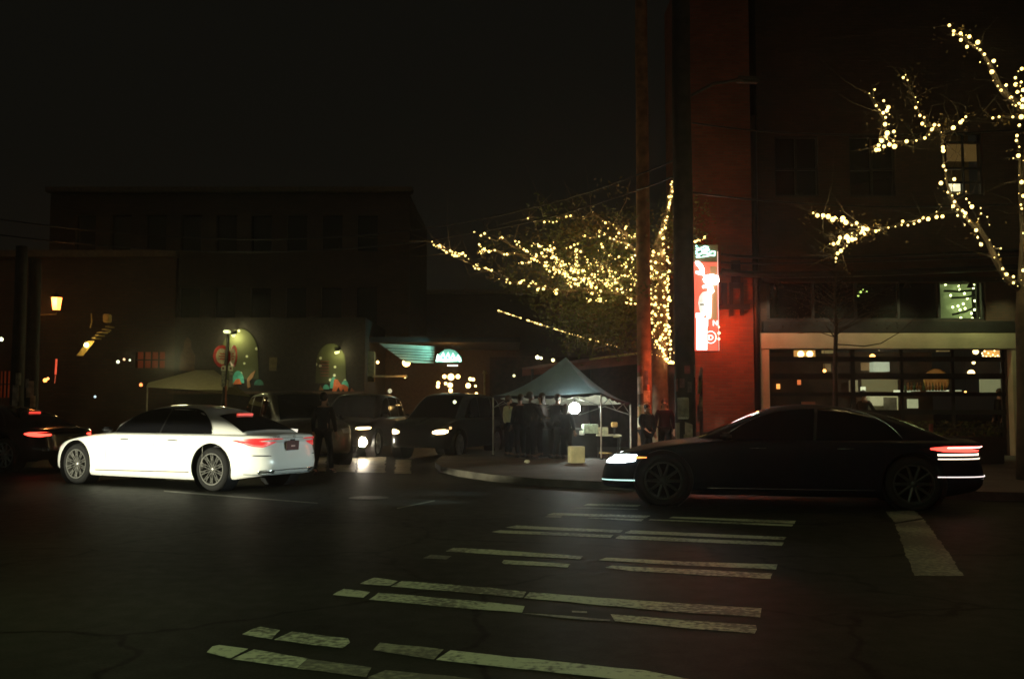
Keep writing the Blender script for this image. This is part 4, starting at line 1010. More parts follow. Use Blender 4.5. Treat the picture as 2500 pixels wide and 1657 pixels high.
blob('painted_arch', [(548, 925), *[(x, y) for x, y in reversed(arc(585, 862, 44, 60))], (632, 925)][::-1], mur, .03)
blob('painted_arch', [(770, 935), *[(x, y) for x, y in reversed(arc(808, 888, 36, 50))], (845, 935)][::-1], mur, .03)
teal = mat('mural_teal', (.08, .42, .30), .7); orr = mat('mural_orange', (.60, .13, .03), .7); br2 = mat('mural_ochre', (.32, .15, .05), .7)
blob('painted_mushroom', arc(581, 935, 15, 30) + [(572, 938), (590, 925)][:0], teal, .06)
blob('painted_mushroom', arc(632, 940, 12, 14), mat('mural_teal_dark', (.05, .22, .15), .7), .06)
blob('painted_flame', [(604, 948), (603, 925), (612, 912), (624, 903), (618, 920), (609, 930), (612, 944)], br2, .07)
blob('painted_flame', [(568, 938), (576, 926), (584, 924), (590, 938)], orr, .085)
blob('painted_mushroom', arc(814, 948, 9, 28), teal, .06); blob('painted_mushroom', arc(842, 948, 10, 20), teal, .06); blob('painted_mushroom', arc(796, 950, 8, 12), teal, .06)
blob('painted_flame', [(811, 956), (816, 925), (824, 926), (832, 938), (840, 938), (850, 945), (849, 957), (842, 957), (838, 948), (832, 957), (826, 944), (820, 957)], orr, .075)
blob('painted_flame', [(778, 952), (782, 940), (790, 952)], br2, .075)
blob('painted_flame', [(853, 958), (858, 946), (868, 957)], mat('mural_rust', (.30, .08, .03), .7), .075)
blob('painted_figure', [(438, 905), (440, 868), (448, 850), (450, 832), (458, 822), (466, 832), (466, 850), (476, 868), (474, 905)][::-1], mat('mural_umber', (.10, .055, .025), .8), .04)
blob('lit_window', [(657, 905), (657, 872), (677, 872), (674, 905)], mat('mural_olive', (.13, .10, .04), .8), .04)
lv = MB()
for i in range(6): lv.box(P(793, 882 + i * 7, MY - .08), (.32, .05, .035))
lv.build('louvre', mat('louvre_wood', (.20, .08, .04), .7), mbd)
MB().box(P(650, 958, MY - .1), (7.2, .1, .10)).build('base_ledge', mat('ledge', (.12, .07, .04), .8), mbd)
for x, y, pw in ((570, 812, 34), (825, 852, 13)):
    c = P(x, y, MY - .45); fx = MB(); fx.box(c, (.22, .22, .14), bev=.03); fx.tube([c, c + Vector((0, .45, 0))], .02, 6)
    fo = fx.build('wall_lamp', darkm, mbd); MB().ball(c - Vector((0, 0, .10)), .06, 10).build('bulb', emit('mural_bulb', (.9, .95, .35), 1.6), fo)
    lamp('POINT', 'mural_light', c - Vector((0, -.12, .16)), pw, (1, .92, .45), fo, .06)
lamp('POINT', 'mural_light', P(815, 925, MY - .5), 5, (1, .92, .6), mbd, .06)  # bare point lights low before the mural, no fixture
lamp('POINT', 'mural_light', P(590, 920, MY - .5), 5, (.9, .95, .6), mbd, .06)
# tall block behind
tb = thing('apartment_block', 'tall unlit brick apartment block rising behind the mural building', 'building')
TY = 46.0
tx0, tx1 = P(120, 600, TY).x, P(1000, 600, TY).x; tz = P(500, 470, TY).z
wins = []
for i in range(9):
    for z in (5.2, 8.6): x = tx0 + 1.2 + i * (tx1 - tx0 - 2) / 9; wins.append((x, x + .95, z, z + 1.7))
wall_with_holes('wall', tx0, tx1, 0, tz, TY, wins, .3, b_dark, tb)
MB().quad((tx0, TY + .22, 0), (tx1, TY + .22, 0), (tx1, TY + .22, tz), (tx0, TY + .22, tz)).build('window_panes', dkg, tb, fix=False)
MB().box(((tx0 + tx1) / 2, TY + 5.1, tz / 2), (tx1 - tx0 - .1, 9.6, tz)).build('rear_block', b_dark, tb)
MB().box(((tx0 + tx1) / 2, TY - .05, tz + .1), (tx1 - tx0 + .3, .5, .25), bev=.03).build('cornice', mat('cornice_stone', (.12, .09, .06), .8), tb)
# left brick row with the red-lit shop front and the lantern
lb = thing('left_shop_building', 'dim brick shop building at the left edge with a red lit window', 'building')
LY = 38.5; lx0, lx1 = -34, P(425, 900, LY).x
rwn = (P(330, 900, LY).x, P(402, 900, LY).x, P(360, 898, LY).z, P(360, 858, LY).z); lw2 = (P(-5, 900, LY).x, P(32, 900, LY).x, P(10, 970, LY).z, P(10, 905, LY).z)
wall_with_holes('wall', lx0, lx1, 0, 7.2, LY, [rwn, lw2], .3, b_dark, lb)
MB().quad((rwn[0], LY + .25, rwn[2]), (rwn[1], LY + .25, rwn[2]), (rwn[1], LY + .25, rwn[3]), (rwn[0], LY + .25, rwn[3])).build('red_window', emit('red_curtain', (1, .10, .02), .04, (.3, .05, .02), False), lb, fix=False)
MB().quad((lw2[0], LY + .25, lw2[2]), (lw2[1], LY + .25, lw2[2]), (lw2[1], LY + .25, lw2[3]), (lw2[0], LY + .25, lw2[3])).build('red_window', emit('red_curtain2', (1, .13, .03), .04, (.3, .05, .02), False), lb, fix=False)
MB().box(((lx0 + lx1) / 2, LY - .05, 7.3), (lx1 - lx0 + .1, .5, .25)).build('cornice', mat('cornice_stone', (.12, .09, .06), .8), lb)

for wn_ in (rwn, lw2):
    f_ = MB().box(((wn_[0] + wn_[1]) / 2, LY + .15, (wn_[2] + wn_[3]) / 2), (wn_[1] - wn_[0], .05, .05)).build('window_frame', darkm, lb)
    for t_ in (.25, .5, .75): MB().box((wn_[0] + (wn_[1] - wn_[0]) * t_, LY + .15, (wn_[2] + wn_[3]) / 2), (.05, .052, wn_[3] - wn_[2])).build('mullion', darkm, f_)
# ---- small diner with lit fascia in the centre
db = thing('diner_building', 'small diner with a teal lit canopy and warm bulbs inside, centre of the view', 'building')
DY = 38.0
pd = lambda x, y, Y=DY: P(x, y, Y)
MB().box((pd(905, 895).x, DY, pd(905, 895).z), (.32, .3, 1.16), bev=.01).build('column', mat('cream_column', (.26, .20, .10), .8), db)
canopy = MB(); canopy.plate([pd(925, 838), pd(990, 884), pd(1058, 887), pd(1062, 845)][::-1], .15, (0, -1, 0))
canopy.build('canopy_fascia', mat('fascia_boards', (.45, .50, .42), .6, var=.3, scale=1.0), db)
for i in range(5):
    t = .25 + i * .15; MB().tube([pd(925, 838, DY - .03).lerp(pd(990, 884, DY - .03), t), pd(1061, 845 + 42 * t, DY - .03)], .012, 5).build('board_gap', black(), db)
lamp('SPOT', 'fascia_light', pd(1064, 858, DY - .8), 90, (.35, 1, .85), db, .05, cone=R(95), blend=.8, aim=pd(1000, 860, DY))
MB().box(((pd(890, 0).x + pd(1270, 0).x) / 2, DY + 5.6, 2.3), (pd(1270, 0).x - pd(890, 0).x, .2, 4.4)).build('back_wall', mat('diner_wall', (.07, .04, .022), .8, var=.3), db)
MB().box(((pd(890, 0).x + pd(1270, 0).x) / 2, DY + 2.8, pd(900, 838).z + .15), (pd(1270, 0).x - pd(890, 0).x, 5.4, .2)).build('roof', darkm, db)
MB().box((pd(960, 0).x, DY - .15, pd(960, 919).z), (1.3, .5, .07)).build('counter_ledge', mat('ledge_cream', (.40, .32, .16), .7), db)
sg_ = thing('teal_sign', 'glowing teal and white shop sign with a ragged script outline over the diner', 'sign', pd(1095, 868, DY - .4))
rel = lambda x, y: pd(x, y, DY - .4) - sg_.location
MB().plate([rel(*p) for p in ((1063, 884), (1066, 868), (1076, 860), (1086, 853), (1098, 852), (1110, 855), (1118, 862), (1126, 872), (1127, 884))][::-1], .08).build('sign_board', emit('teal_board', (.30, .85, .62), .55, (.1, .3, .25)), sg_)
tx_ = MB()
for path in ([(1067, 882), (1070, 866), (1076, 874), (1082, 862), (1088, 876), (1094, 862), (1100, 878), (1106, 864), (1112, 878), (1118, 868), (1124, 882)], [(1068, 878), (1085, 880), (1105, 879), (1125, 876)]): tx_.tube([rel(x, y) + Vector((0, -.06, 0)) for x, y in path], .045, 6)
tx_.build('script_tube', emit('script_mint', (.75, 1, .85), 4.0), sg_, True)
MB().box(rel(1105, 892), (.40, .05, .05)).build('lower_strip', emit('strip_cream', (1, .9, .7), 2.5), sg_)
warm_in = emit('diner_bulb', (1, .62, .20), 7); lab0 = 'warm bulb lamp in the diner, '
for x, y, r, wh in ((992, 885, .16, 'big lone lamp under the canopy, brightest of the diner'), (922, 884, .06, 'small lamp far left beneath the canopy'), (989, 921, .035, 'tiny lamp below the big lone lamp'), (1085, 919, .08, 'left bulb of the upper row in the diner window'), (1101, 920, .13, 'largest bulb in the middle of the diner window'), (1118, 919, .09, 'right bulb of the upper row in the diner window'),
                (1070, 935, .07, 'left bulb of the second row in the diner'), (1069, 943, .07, 'bulb at the lower left corner of the diner window'), (1088, 936, .06, 'middle bulb of the second row in the diner'), (1099, 940, .10, 'tall bright lamp below the largest bulb'), (1100, 953, .08, 'lowest bulb at the diner counter'),
                (1148, 925, .07, 'left of the bulb pair right of the diner window'), (1155, 926, .07, 'right of the bulb pair right of the diner window'), (1143, 941, .10, 'wide glowing bulb under the bulb pair'), (1163, 961, .06, 'lone low bulb right of the wide glowing bulb'), (1137, 969, .05, 'low bulb above the grey SUV roof'), (1208, 935, .06, 'left bulb of the small row beside the tent'), (1216, 936, .05, 'right bulb of the small row beside the tent'), (1247, 938, .09, 'large soft bulb nearest the tent canopy'), (1161, 942, .045, 'small bulb between the wide bulb and the post')):
    root = thing('bulb_lamp', wh, 'lamp', pd(x, y, DY + .8), 0, 'warm bulbs of the diner')
    MB().ball((0, 0, 0), r, 12).build('globe', warm_in, root, True); MB().tube([(0, 0, r), (0, 0, r + .25)], .008, 5).build('cord', black(), root)
lamp('POINT', 'diner_glow', pd(1095, 930, DY + 2.5), 40, (1, .45, .12), db, .2)
lamp('POINT', 'diner_glow', pd(985, 900, DY - .6), 10, (1, .5, .15), db, .1)
pst = thing('diner_post', 'thin pale lit post right of the diner bulbs', 'post', (pd(1185, 0, 33).x, 33, .0)); MB().tube([(0, 0, 0), (0, 0, pd(1185, 905, 33).z)], .035, 8).build('shaft', mat('pale_post', (.4, .33, .16), .6), pst); MB().lathe([(.09, 0), (.05, .10), (.001, .14)], 14, Matrix.Translation((0, 0, pd(1185, 912, 33).z))).build('cap', mat('pale_post', (.4, .33, .16), .6), pst)

# ================================================================ STREET FURNITURE, LEFT
ll = thing('wall_lantern', 'glowing orange lantern on a wall bracket high at the left', 'lantern', P(138, 740, 34))
MB().lathe([(.001, -.24), (.13, -.24), (.19, .19), (.001, .19)], 6).build('glass', emit('sodium', (1, .24, .04), 6), ll)
MB().lathe([(.24, .20), (.05, .36), (.02, .44), (.001, .45)], 8).build('cap', darkm, ll); MB().lathe([(.001, -.30), (.14, -.25), (.13, -.24)], 8).build('base', darkm, ll)
MB().tube([(0, 0, -.30), (0, 0, -.38), (-.8, .2, -.40), (-.82, .2, .3)], .022, 6).build('bracket', mat('bracket_brass', (.3, .25, .1), .5, .6), ll)
MB().tube([(-.82, .2, -4.8), (-.82, .2, .45)], .05, 8).build('post', darkm, ll)
lamp('POINT', 'lantern_light', (0, -.35, 0), 24, (1, .36, .10), ll, .12)
fe = thing('outside_stair', 'yellow lit metal outside stair slanting up the dark building', 'stair', P(230, 820, 36))
ym = mat('yellow_paint_stair', (.55, .42, .12), .6); rf = lambda x, y, Y=36: P(x, y, Y) - fe.location
MB().add([rf(186, 868), rf(203, 868), rf(232, 832), rf(214, 832)], [(0, 1, 2, 3)]).build('stringer', ym, fe); MB().box(rf(262, 777), (.22, .3, .30), bev=.03).build('landing_box', ym, fe)
stp = MB()
for i in range(5): stp.box(rf(236 + i * 8, 826 - i * 7), (.14, .5, .04))
stp.build('steps', ym, fe); MB().tube([rf(220, 800), rf(224, 785), rf(223, 765)], .02, 6).build('handrail', ym, fe); MB().tube([rf(236, 812), rf(268, 810)], .018, 6).build('rail', ym, fe)
MB().ball(rf(211, 842, 35.8), .085, 10).build('stair_bulb', emit('stair_bulb', (1, .70, .25), 14), fe); lamp('POINT', 'stair_light', rf(211, 838, 35.5), 9, (1, .7, .25), fe, .06)
smalls = [(3, 828, .07, (.95, 1, .6), 4, 'small white lamp at the very left edge of the view'), (110, 928, .07, (1, .32, .06), 5, 'small orange lamp right of the poster covered poles'), (117, 924, .05, (1, .4, .1), 3, 'fainter half of the double orange lamp by the poles'),
          (344, 939, .06, (1, .2, .05), 4, 'small red lamp left of the white canopy tent'), (288, 883, .06, (.95, 1, .65), 2.0, 'pale green lamp in the shop row, left of three'), (303, 877, .045, (1, .6, .3), 1.6, 'amber lamp in the shop row, middle of three'), (317, 879, .04, (.95, 1, .65), 1.6, 'pale lamp in the shop row, right of three'), (232, 968, .045, (.7, .9, 1), 1.2, 'cool white glint lamp above the white sedan bonnet'), (1198, 1008, .04, (.7, .9, .7), .9, 'weak green lamp right of the grey SUV'),
          (1203, 1041, .065, (1, .22, .05), .7, 'dull red lamp left of the tent leg'), (1312, 872, .06, (1, .95, .5), 5, 'pale lamp left of the tent peak, left of a pair'), (1321, 874, .045, (1, .95, .5), 3, 'smaller lamp right beside the pale pair left of the tent peak'), (1350, 879, .055, (1, .9, .4), 3, 'lamp directly left of the tent peak'), (1255, 917, .045, (1, .95, .5), 1.5, 'faint lamp above the left canopy slope'), (952, 954, .06, (.8, .75, .45), .7, 'dim lamp over the brown SUV roof'), (1110, 981, .05, (.95, 1, .6), 1.6, 'pale cluster lamp over the grey SUV bonnet')]
for x, y, r, c, s_, lab in smalls:
    Y = 35.5 if x < 400 else (31 if x > 1190 else 33)
    if x in (952, 1110): Y = 27
    root = thing('distant_lamp', lab, 'lamp', P(x, y, Y), 0, 'small distant lamps')
    MB().ball((0, 0, 0), r, 10).build('globe', emit('small_%d' % x, c, s_), root, True); MB().tube([(0, 0, r), (0, .1, r + .2)], .01, 5).build('stem', black(), root)
rn = thing('red_neon_strip', 'slim vertical red neon strip above the black sedan', 'sign', P(136, 895, 36))
MB().tube([(0, 0, -.28), (.01, 0, 0), (.02, 0, .28)], .035, 6).build('tube', emit('rn', (1, .07, .03), .8), rn); MB().tube([(-.02, 0, -.6), (.0, 0, -.3)], .012, 6).build('lower_tube', emit('rn2', (1, .07, .03), .45, light=False), rn)

# white canopy tent far left
ct = thing('white_canopy_tent', 'pale canopy tent with a flat ridge behind the roof of the white sedan', 'tent', (P(455, 950, 31).x, 31, 0))
cc = lambda x, y, Y=31: P(x, y, Y) - ct.location
mb = MB(); mb.add([cc(357, 945, 30), cc(362, 934, 30.2), cc(478, 903, 31), cc(522, 903, 31.4), cc(556, 928, 30.6), cc(556, 952, 30.2), cc(470, 951, 29.9), cc(600, 975, 33), cc(358, 940, 33.5), cc(612, 968, 33)],
                  [(0, 1, 2, 3, 4, 5, 6), (2, 8, 9, 3), (1, 8, 2), (3, 9, 4)]); mb.build('canopy', mat('canopy_cream', (.40, .36, .20), .8, var=.08, trans=.3), ct)
MB().tube([cc(360, 940, 30.1), Vector((cc(360, 940, 30.1).x, cc(360, 940, 30.1).y, 0))], .025, 6).build('leg', mat('leg_grey', (.3, .27, .2), .5, .4), ct)
MB().tube([cc(552, 950, 30.3), Vector((cc(552, 950, 30.3).x, cc(552, 950, 30.3).y, 0))], .025, 6).build('leg', mat('leg_grey', (.3, .27, .2), .5, .4), ct)
lamp('POINT', 'canopy_fill', P(450, 905, 28.6), 70, (.95, .88, .42), ct, .3).location = P(430, 880, 27.8) - ct.location  # unseen light added in front to brighten the canopy
# round transit signs on a pole
tp_ = thing('transit_sign_post', 'sign post with two round red and white signs above small square ones', 'sign', (P(557, 0, 26).x, 26, 0))
cc = lambda x, y, d=0: P(x, y, 26) - tp_.location + Vector((0, -d, 0))
MB().tube([(0, 0, 0), cc(557, 815)], .045, 10).build('post', mat('post_dark', (.05, .04, .035), .5, .4), tp_)
MB().tube([cc(552, 1050, .05), cc(553, 942, .05)], .025, 8).build('lower_post', mat('post_rust', (.35, .10, .05), .6), tp_)
for x, rz in ((544, R(58)), (571, R(-58))):
    c = cc(x, 870, .06); M = Matrix.Translation(c) @ Matrix.Rotation(rz, 4, 'Z') @ Matrix.Rotation(R(90), 4, 'X')
    o = MB().lathe([(.001, .0), (.29, 0), (.29, -.02), (.001, -.02)], 32, M).build('round_sign', mat('sign_red_paint', (.42, .03, .03), .5), tp_)
    MB().lathe([(.001, .006), (.205, .006), (.205, .0)], 32, M).build('sign_face', mat('sign_white_paint', (.42, .36, .24), .5, var=.3, scale=10), o)
    for dz, wd in ((.07, .20), (.0, .26), (-.07, .18)):
        MB().box((0, 0, 0), (wd, .006, .028)).build('sign_bar', mat('sign_red_paint', (.42, .03, .03), .5), o).matrix_world = Matrix.Translation(c + Vector((0, 0, dz))) @ Matrix.Rotation(rz, 4, 'Z') @ Matrix.Translation((0, -.012, 0))
for x in (547, 565):
    MB().box(cc(x, 899, .06), (.12, .02, .13), bev=.005).build('square_sign', mat('sign_white_paint2', (.50, .45, .32), .5), tp_); MB().box(cc(x, 899, .075), (.05, .012, .06)).build('sign_symbol', mat('sign_maroon', (.15, .03, .02), .5), tp_)
    MB().box(cc(x, 925, .055), (.10, .02, .42), bev=.005).build('timetable', mat('sign_paper', (.20, .18, .13), .6, var=.5, scale=14), tp_)
lamp('SPOT', 'sign_lamp', cc(563, 805, .9), 24, (.85, .95, .45), tp_, .05, cone=R(120), blend=.7, aim=cc(557, 900, 0))
MB().box(cc(563, 812, .32), (.16, .2, .08), bev=.02).build('lamp_head', emit('sign_lamp_lens', (.85, .95, .35), .8), tp_)

# ================================================================ UTILITY POLES with stapled posters
def pole(name, label, xpx, Y, rad, top, wood, posters, lean=0):
    x = P(xpx, 1000, Y).x; root = thing(name, label, 'utility pole', (x, Y, .126 if x > -2 else 0))
    pts = []
    for i in range(14): t = i / 13; pts.append((lean * t + random.uniform(-.008, .008), 0, top * t))
    MB().tube(pts, [rad * (1.06 - .22 * i / 13) for i in range(14)], 20).build('shaft', wood, root, True)
    for (px_, py_, w_, h_, col, rot) in posters:
        a = P(px_, py_, Y - rad); dx = a.x - x; dx = max(-rad * .93, min(rad * .93, dx)); z = a.z - root.location.z
        mbp = MB(); N = 6; V = []; hw_ = w_ / Y * 0 + w_ * Y / F / 2; hh = h_ * Y / F / 2; R_ = rad + .012
        phi0 = math.asin(max(-.95, min(.95, dx / R_)))
        for i in range(N + 1):
            ph = phi0 + (i / N - .5) * 2 * hw_ / R_ * .9
            for s in (-1, 1):
                zz = z + s * hh + math.sin(rot) * (i / N - .5) * hw_ * 2
                V.append((math.sin(ph) * R_, -math.cos(ph) * R_, zz))
        mbp.add(V, [(2 * i, 2 * i + 2, 2 * i + 3, 2 * i + 1) for i in range(N)])
        m = mat('poster_%02d%02d%02d' % tuple(int(c * 99) for c in col), tuple(min(.8, c * 1.25) for c in col), .7, var=.35, scale=7); o = mbp.build('poster', m, root, fix=False)
        sm = o.modifiers.new('thick', 'SOLIDIFY'); sm.thickness = .006
    return root
wood_r = mat('pole_wood', (.22, .11, .055), .85, var=.35, scale=5, bump=.6, bscale=22)
wood_d = mat('tarred_pole_wood', (.028, .024, .02), .85, var=.4, scale=5, bump=.5, bscale=22)
pinkp, crm, orp, olv, dkp, mar = (.62, .42, .34), (.66, .60, .45), (.60, .28, .10), (.40, .38, .28), (.08, .06, .06), (.30, .05, .05)
pole('utility_pole', 'brown wooden utility pole glowing red, torn posters on it, right of the tent', 1574, 23.6, .165, 12.5, wood_r,
     [(1562, 940, 20, 42, pinkp, .1), (1580, 967, 20, 28, (.60, .36, .20), 0), (1570, 1000, 28, 30, crm, .2), (1553, 1004, 14, 24, (.62, .36, .12), 0), (1585, 1005, 12, 34, (.55, .18, .08), 0),
      (1578, 925, 10, 40, dkp, .1), (1565, 975, 16, 26, (.14, .07, .05), 0), (1560, 900, 12, 18, mar, 0), (1556, 1030, 18, 24, (.55, .52, .40), .2), (1583, 945, 8, 14, (.5, .12, .06), 0), (1575, 1045, 14, 26, (.4, .2, .1), 0)])
pole('utility_pole', 'thick black utility pole rising out of frame left of the neon sign', 1673, 20.6, .205, 15.5, wood_d,
     [(1667, 996, 34, 48, (.16, .16, .11), 0), (1667, 1020, 30, 5, (.36, .38, .30), 0), (1666, 973, 32, 6, (.26, .28, .20), 0), (1655, 1055, 18, 46, (.20, .17, .11), .1), (1682, 1048, 22, 30, (.26, .25, .18), -.3), (1680, 1075, 24, 30, (.17, .15, .09), 0), (1660, 1082, 20, 22, (.2, .19, .13), 0),
      (1678, 902, 16, 20, (.20, .045, .04), 0), (1700, 905, 8, 30, (.22, .20, .16), 0), (1652, 940, 10, 30, (.16, .06, .05), .3), (1684, 945, 12, 26, (.08, .06, .05), 0), (1665, 935, 14, 22, (.12, .06, .06), 0)])
pc2 = thing('standing_poster_board', 'narrow board of tattered flyers right of the black pole', 'board', (P(1712, 1000, 21.2).x, 21.2, .126))
MB().box((0, 0, 1.0), (.06, .05, 2.0)).build('post', mat('board_post', (.04, .035, .03), .8), pc2)
for x, y, w_, h_, c in ((1708, 940, 8, 44, (.20, .19, .09)), (1711, 985, 9, 36, (.19, .19, .09)), (1706, 1010, 8, 40, (.11, .09, .06)), (1712, 912, 8, 34, (.25, .23, .2))):
    a = P(x, y, 21.15); MB().box((a.x - pc2.location.x, -.035, a.z - .126), (w_ * 21 / F, .012, h_ * 21 / F), ry=.08).build('flyer', mat('flyer%d' % y, c, .8, var=.5, scale=9), pc2)
pole('utility_pole', 'far left utility pole with faint posters near its foot', 40, 26, .17, 5.6, wood_d, [(38, 960, 16, 40, (.30, .27, .22), 0), (36, 990, 14, 26, (.34, .33, .27), 0), (44, 925, 14, 30, (.2, .19, .15), 0)])
pole('utility_pole', 'second left utility pole, papered with browned flyers', 75, 25.6, .17, 5.2, wood_d, [(73, 950, 20, 40, (.30, .22, .16), 0), (79, 980, 14, 28, (.30, .20, .12), 0), (66, 935, 10, 22, (.22, .22, .19), 0)])
arm = thing('street_light_arm', 'dim street light head on an arm high up right of the black pole', 'street lamp', P(1690, 215, 20.6))
r2 = lambda x, y: P(x, y, 20.6) - arm.location
MB().tube([r2(1676, 240), r2(1740, 205), r2(1800, 196)], .035, 8).build('arm', mat('arm_grey', (.035, .032, .025), .8), arm); MB().box(r2(1825, 196), (.5, .22, .12), ry=.05, bev=.04).build('lamp_head', mat('arm_grey', (.035, .032, .025), .8), arm)
# overhead cables
wires = [((1760, 620, 25.3), (2050, 628, 25.5), (2700, 600, 25.7), .04), ((1760, 662, 25.4), (2050, 669, 25.6), (2700, 640, 25.7), .085), ((1760, 640, 25.4), (2050, 640, 25.6), (2700, 615, 25.7), .03), ((1690, 300, 21), (2150, 330, 23), (2700, 300, 25), .02), ((1690, 470, 21), (2200, 505, 23), (2700, 480, 25), .02), ((-100, 560, 30), (800, 610, 26), (1672, 420, 20.8), .018), ((-100, 520, 30), (800, 580, 26), (1672, 380, 20.8), .018)]
wl = ['cable highest of the three running close to the brick wall', 'thickest cable bundle across the brick facade', 'thin cable just above the thick bundle', 'highest cable crossing the upper windows', 'cable sagging below the upper windows', 'lower cable running off to the left', 'upper cable running off to the left']
for (a, b, c, r), lab in zip(wires, wl):
    A, B, C2 = P(*a), P(*b), P(*c); pts = [A * (1 - t) ** 2 + (B * 2 - (A + C2) / 2) * 2 * t * (1 - t) + C2 * t * t for t in [i / 24 for i in range(25)]]
    tag(MB().tube(pts, r, 6).build('overhead_cable', black(), None, True), lab, 'cable', 'overhead cables')

# ================================================================ BLUE POP-UP TENT
TF, TLf, TRt, TBk = G(1468, 1133), P(1204, 970, 26.0), P(1539, 985, 25.6), P(1300, 972, 27.4)
tz_ = P(1468, 958, TF.y).z
tent = thing('pop_up_tent', 'blue grey peaked pop-up tent with white legs on the sidewalk', 'tent', (1.6, 25.6, .126))
tl = tent.location; rel = lambda v: Vector(v) - tl
cF, cL, cR, cB = Vector((TF.x, TF.y, tz_)), Vector((TLf.x, TLf.y, P(1204, 965, 26).z)), Vector((TRt.x, TRt.y, P(1539, 982, 25.6).z)), Vector((TBk.x, TBk.y, P(1300, 983, 27.4).z))
pk = P(1381, 872, 25.6)
def sheet(a, b, top, n=14, sag=.16):
    V = []; Fc = []
    for i in range(n + 1):
        for j in range(n + 1):
            e = a.lerp(b, j / n); t = i / n; q = e.lerp(top, t); q.z -= sag * math.sin(math.pi * t ** .8) * (1.0) + .04 * math.sin(math.pi * j / n) * (1 - t)
            V.append(rel(q))
    for i in range(n):
        for j in range(n): Fc.append((i * (n + 1) + j, i * (n + 1) + j + 1, (i + 1) * (n + 1) + j + 1, (i + 1) * (n + 1) + j))
    return V, Fc
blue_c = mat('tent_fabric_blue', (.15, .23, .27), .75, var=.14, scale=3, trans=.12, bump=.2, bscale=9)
mb = MB()
for a, b in ((cL, cF), (cF, cR), (cR, cB), (cB, cL)): V, Fc = sheet(a, b, pk); mb.add(V, Fc)
mb.build('canopy', blue_c, tent, True, fix=False)
vl = MB()
for a, b in ((cL, cF), (cF, cR)):
    n = 20; V = []
    for j in range(n + 1): q = a.lerp(b, j / n) + Vector((0, -.006, -.04 * math.sin(math.pi * j / n))); V += [rel(q), rel(q - Vector((0, 0, .07 + .02 * math.sin(j * 1.9))))]
    vl.add(V, [(2 * j, 2 * j + 2, 2 * j + 3, 2 * j + 1) for j in range(n)])
vl.build('valance', mat('tent_valance', (.022, .024, .04), .8), tent, fix=False)
# pale sheet under the roof; its colour stands in for lamplight
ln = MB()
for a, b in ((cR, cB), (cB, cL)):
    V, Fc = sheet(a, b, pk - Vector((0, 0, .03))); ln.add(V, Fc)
ln.build('underside_sheet', mat('underside_lit_tone', (.60, .62, .48), .8, var=.1), tent, True, fix=False).location.z -= .03
leg_m = mat('tent_leg_white', (.55, .55, .46), .5)
for c, zt2 in ((cF, cF.z), (cL, cL.z), (cR, cR.z), (cB, cB.z)):
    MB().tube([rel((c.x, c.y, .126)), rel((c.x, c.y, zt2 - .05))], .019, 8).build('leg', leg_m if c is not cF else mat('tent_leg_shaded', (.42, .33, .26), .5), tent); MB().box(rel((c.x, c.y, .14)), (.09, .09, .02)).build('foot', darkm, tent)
tr_ = MB()
for a, b in ((cL, cB), (cB, cR), (cF, cR), (cL, cF)):
    n = 4
    for j in range(n):
        p, q = a.lerp(b, j / n), a.lerp(b, (j + 1) / n); s1 = -.10 if j % 2 else -.32; s2 = -.32 if j % 2 else -.10; tr_.tube([rel(p + Vector((0, 0, s1))), rel(q + Vector((0, 0, s2)))], .010, 5)
tr_.build('truss', mat('truss_grey', (.28, .28, .24), .5, .4), tent)
tlamp = thing('tent_lamp', 'blinding white work lamp hanging in the middle of the blue tent', 'lamp', P(1403, 996, 25.0))
MB().ball((0, 0, 0), .14, 18).build('bulb', emit('work_lamp', (1, .98, .92), 55), tlamp, True); MB().tube([(0, 0, .1), (0, 0, .22)], .02, 6).build('socket', black(), tlamp)
lamp('POINT', 'tent_light', (0, -.17, -.02), 62, (.86, 1, .86), tlamp, .06)
cy = MB(); cy.ball((0, 0, 0), .065, 10, (1, .7, 1.2)); cy.ball((-.07, 0, .10), .035, 8); cy.ball((.02, 0, -.14), .028, 8)
o = cy.build('cool_lamp', emit('cool_lamp', (.65, .95, 1), 6), None, True); o.location = P(1362, 1004, 25.2); tag(o, 'small cool blue hanging lamp left of the big work lamp', 'lamp')
tb_ = thing('market_table', 'white topped folding table with goods at the right end of the tent', 'table', (P(1478, 0, 25).x, 25.0, .126))
tzz = P(1478, 1062, 25).z - .126
MB().box((0, 0, tzz), (.62, .6, .035), bev=.008).build('table_top', mat('table_white', (.62, .60, .45), .6), tb_)
for sx in (-.27, .27):
    for sy in (-.25, .25): MB().tube([(sx, sy, 0), (sx, sy, tzz - .02)], .013, 6).build('leg', darkm, tb_)
tb2 = thing('market_table', 'long dark draped table in front of the lamp in the tent', 'table', (P(1385, 0, 25.3).x, 25.3, .126))
MB().box((0, 0, .70), (1.35, .6, .04), bev=.008).build('table_top', mat('table_dark', (.04, .035, .03), .7), tb2); MB().box((0, -.29, .36), (1.33, .02, .66)).build('drape', mat('drape_black', (.014, .013, .013), .9), tb2)
goods = [(1440, 1046, 36, 22, (.45, .52, .40), 'goods_box', 'pale green carton on the dark table, left of the tent leg', 'box'), (1470, 1051, 26, 17, (.60, .58, .42), 'goods_box', 'white tub left on the white table', 'box'), (1480, 1050, 8, 16, (.45, .22, .10), 'jar', 'brown jar beside the white tub', 'jar'), (1420, 1056, 14, 12, (.62, .60, .50), 'goods_box', 'small white box at the right end of the dark table', 'box'),
         (1399, 1046, 12, 10, (.3, .32, .25), 'goods_box', 'grey box directly below the work lamp', 'box'), (1505, 1064, 16, 7, (.45, .42, .20), 'food_tray', 'low yellow tray at the right edge of the table', 'tray'), (1500, 1036, 14, 12, (.60, .42, .15), 'table_lamp_shade', 'small amber lamp shade on the white table', 'lamp')]
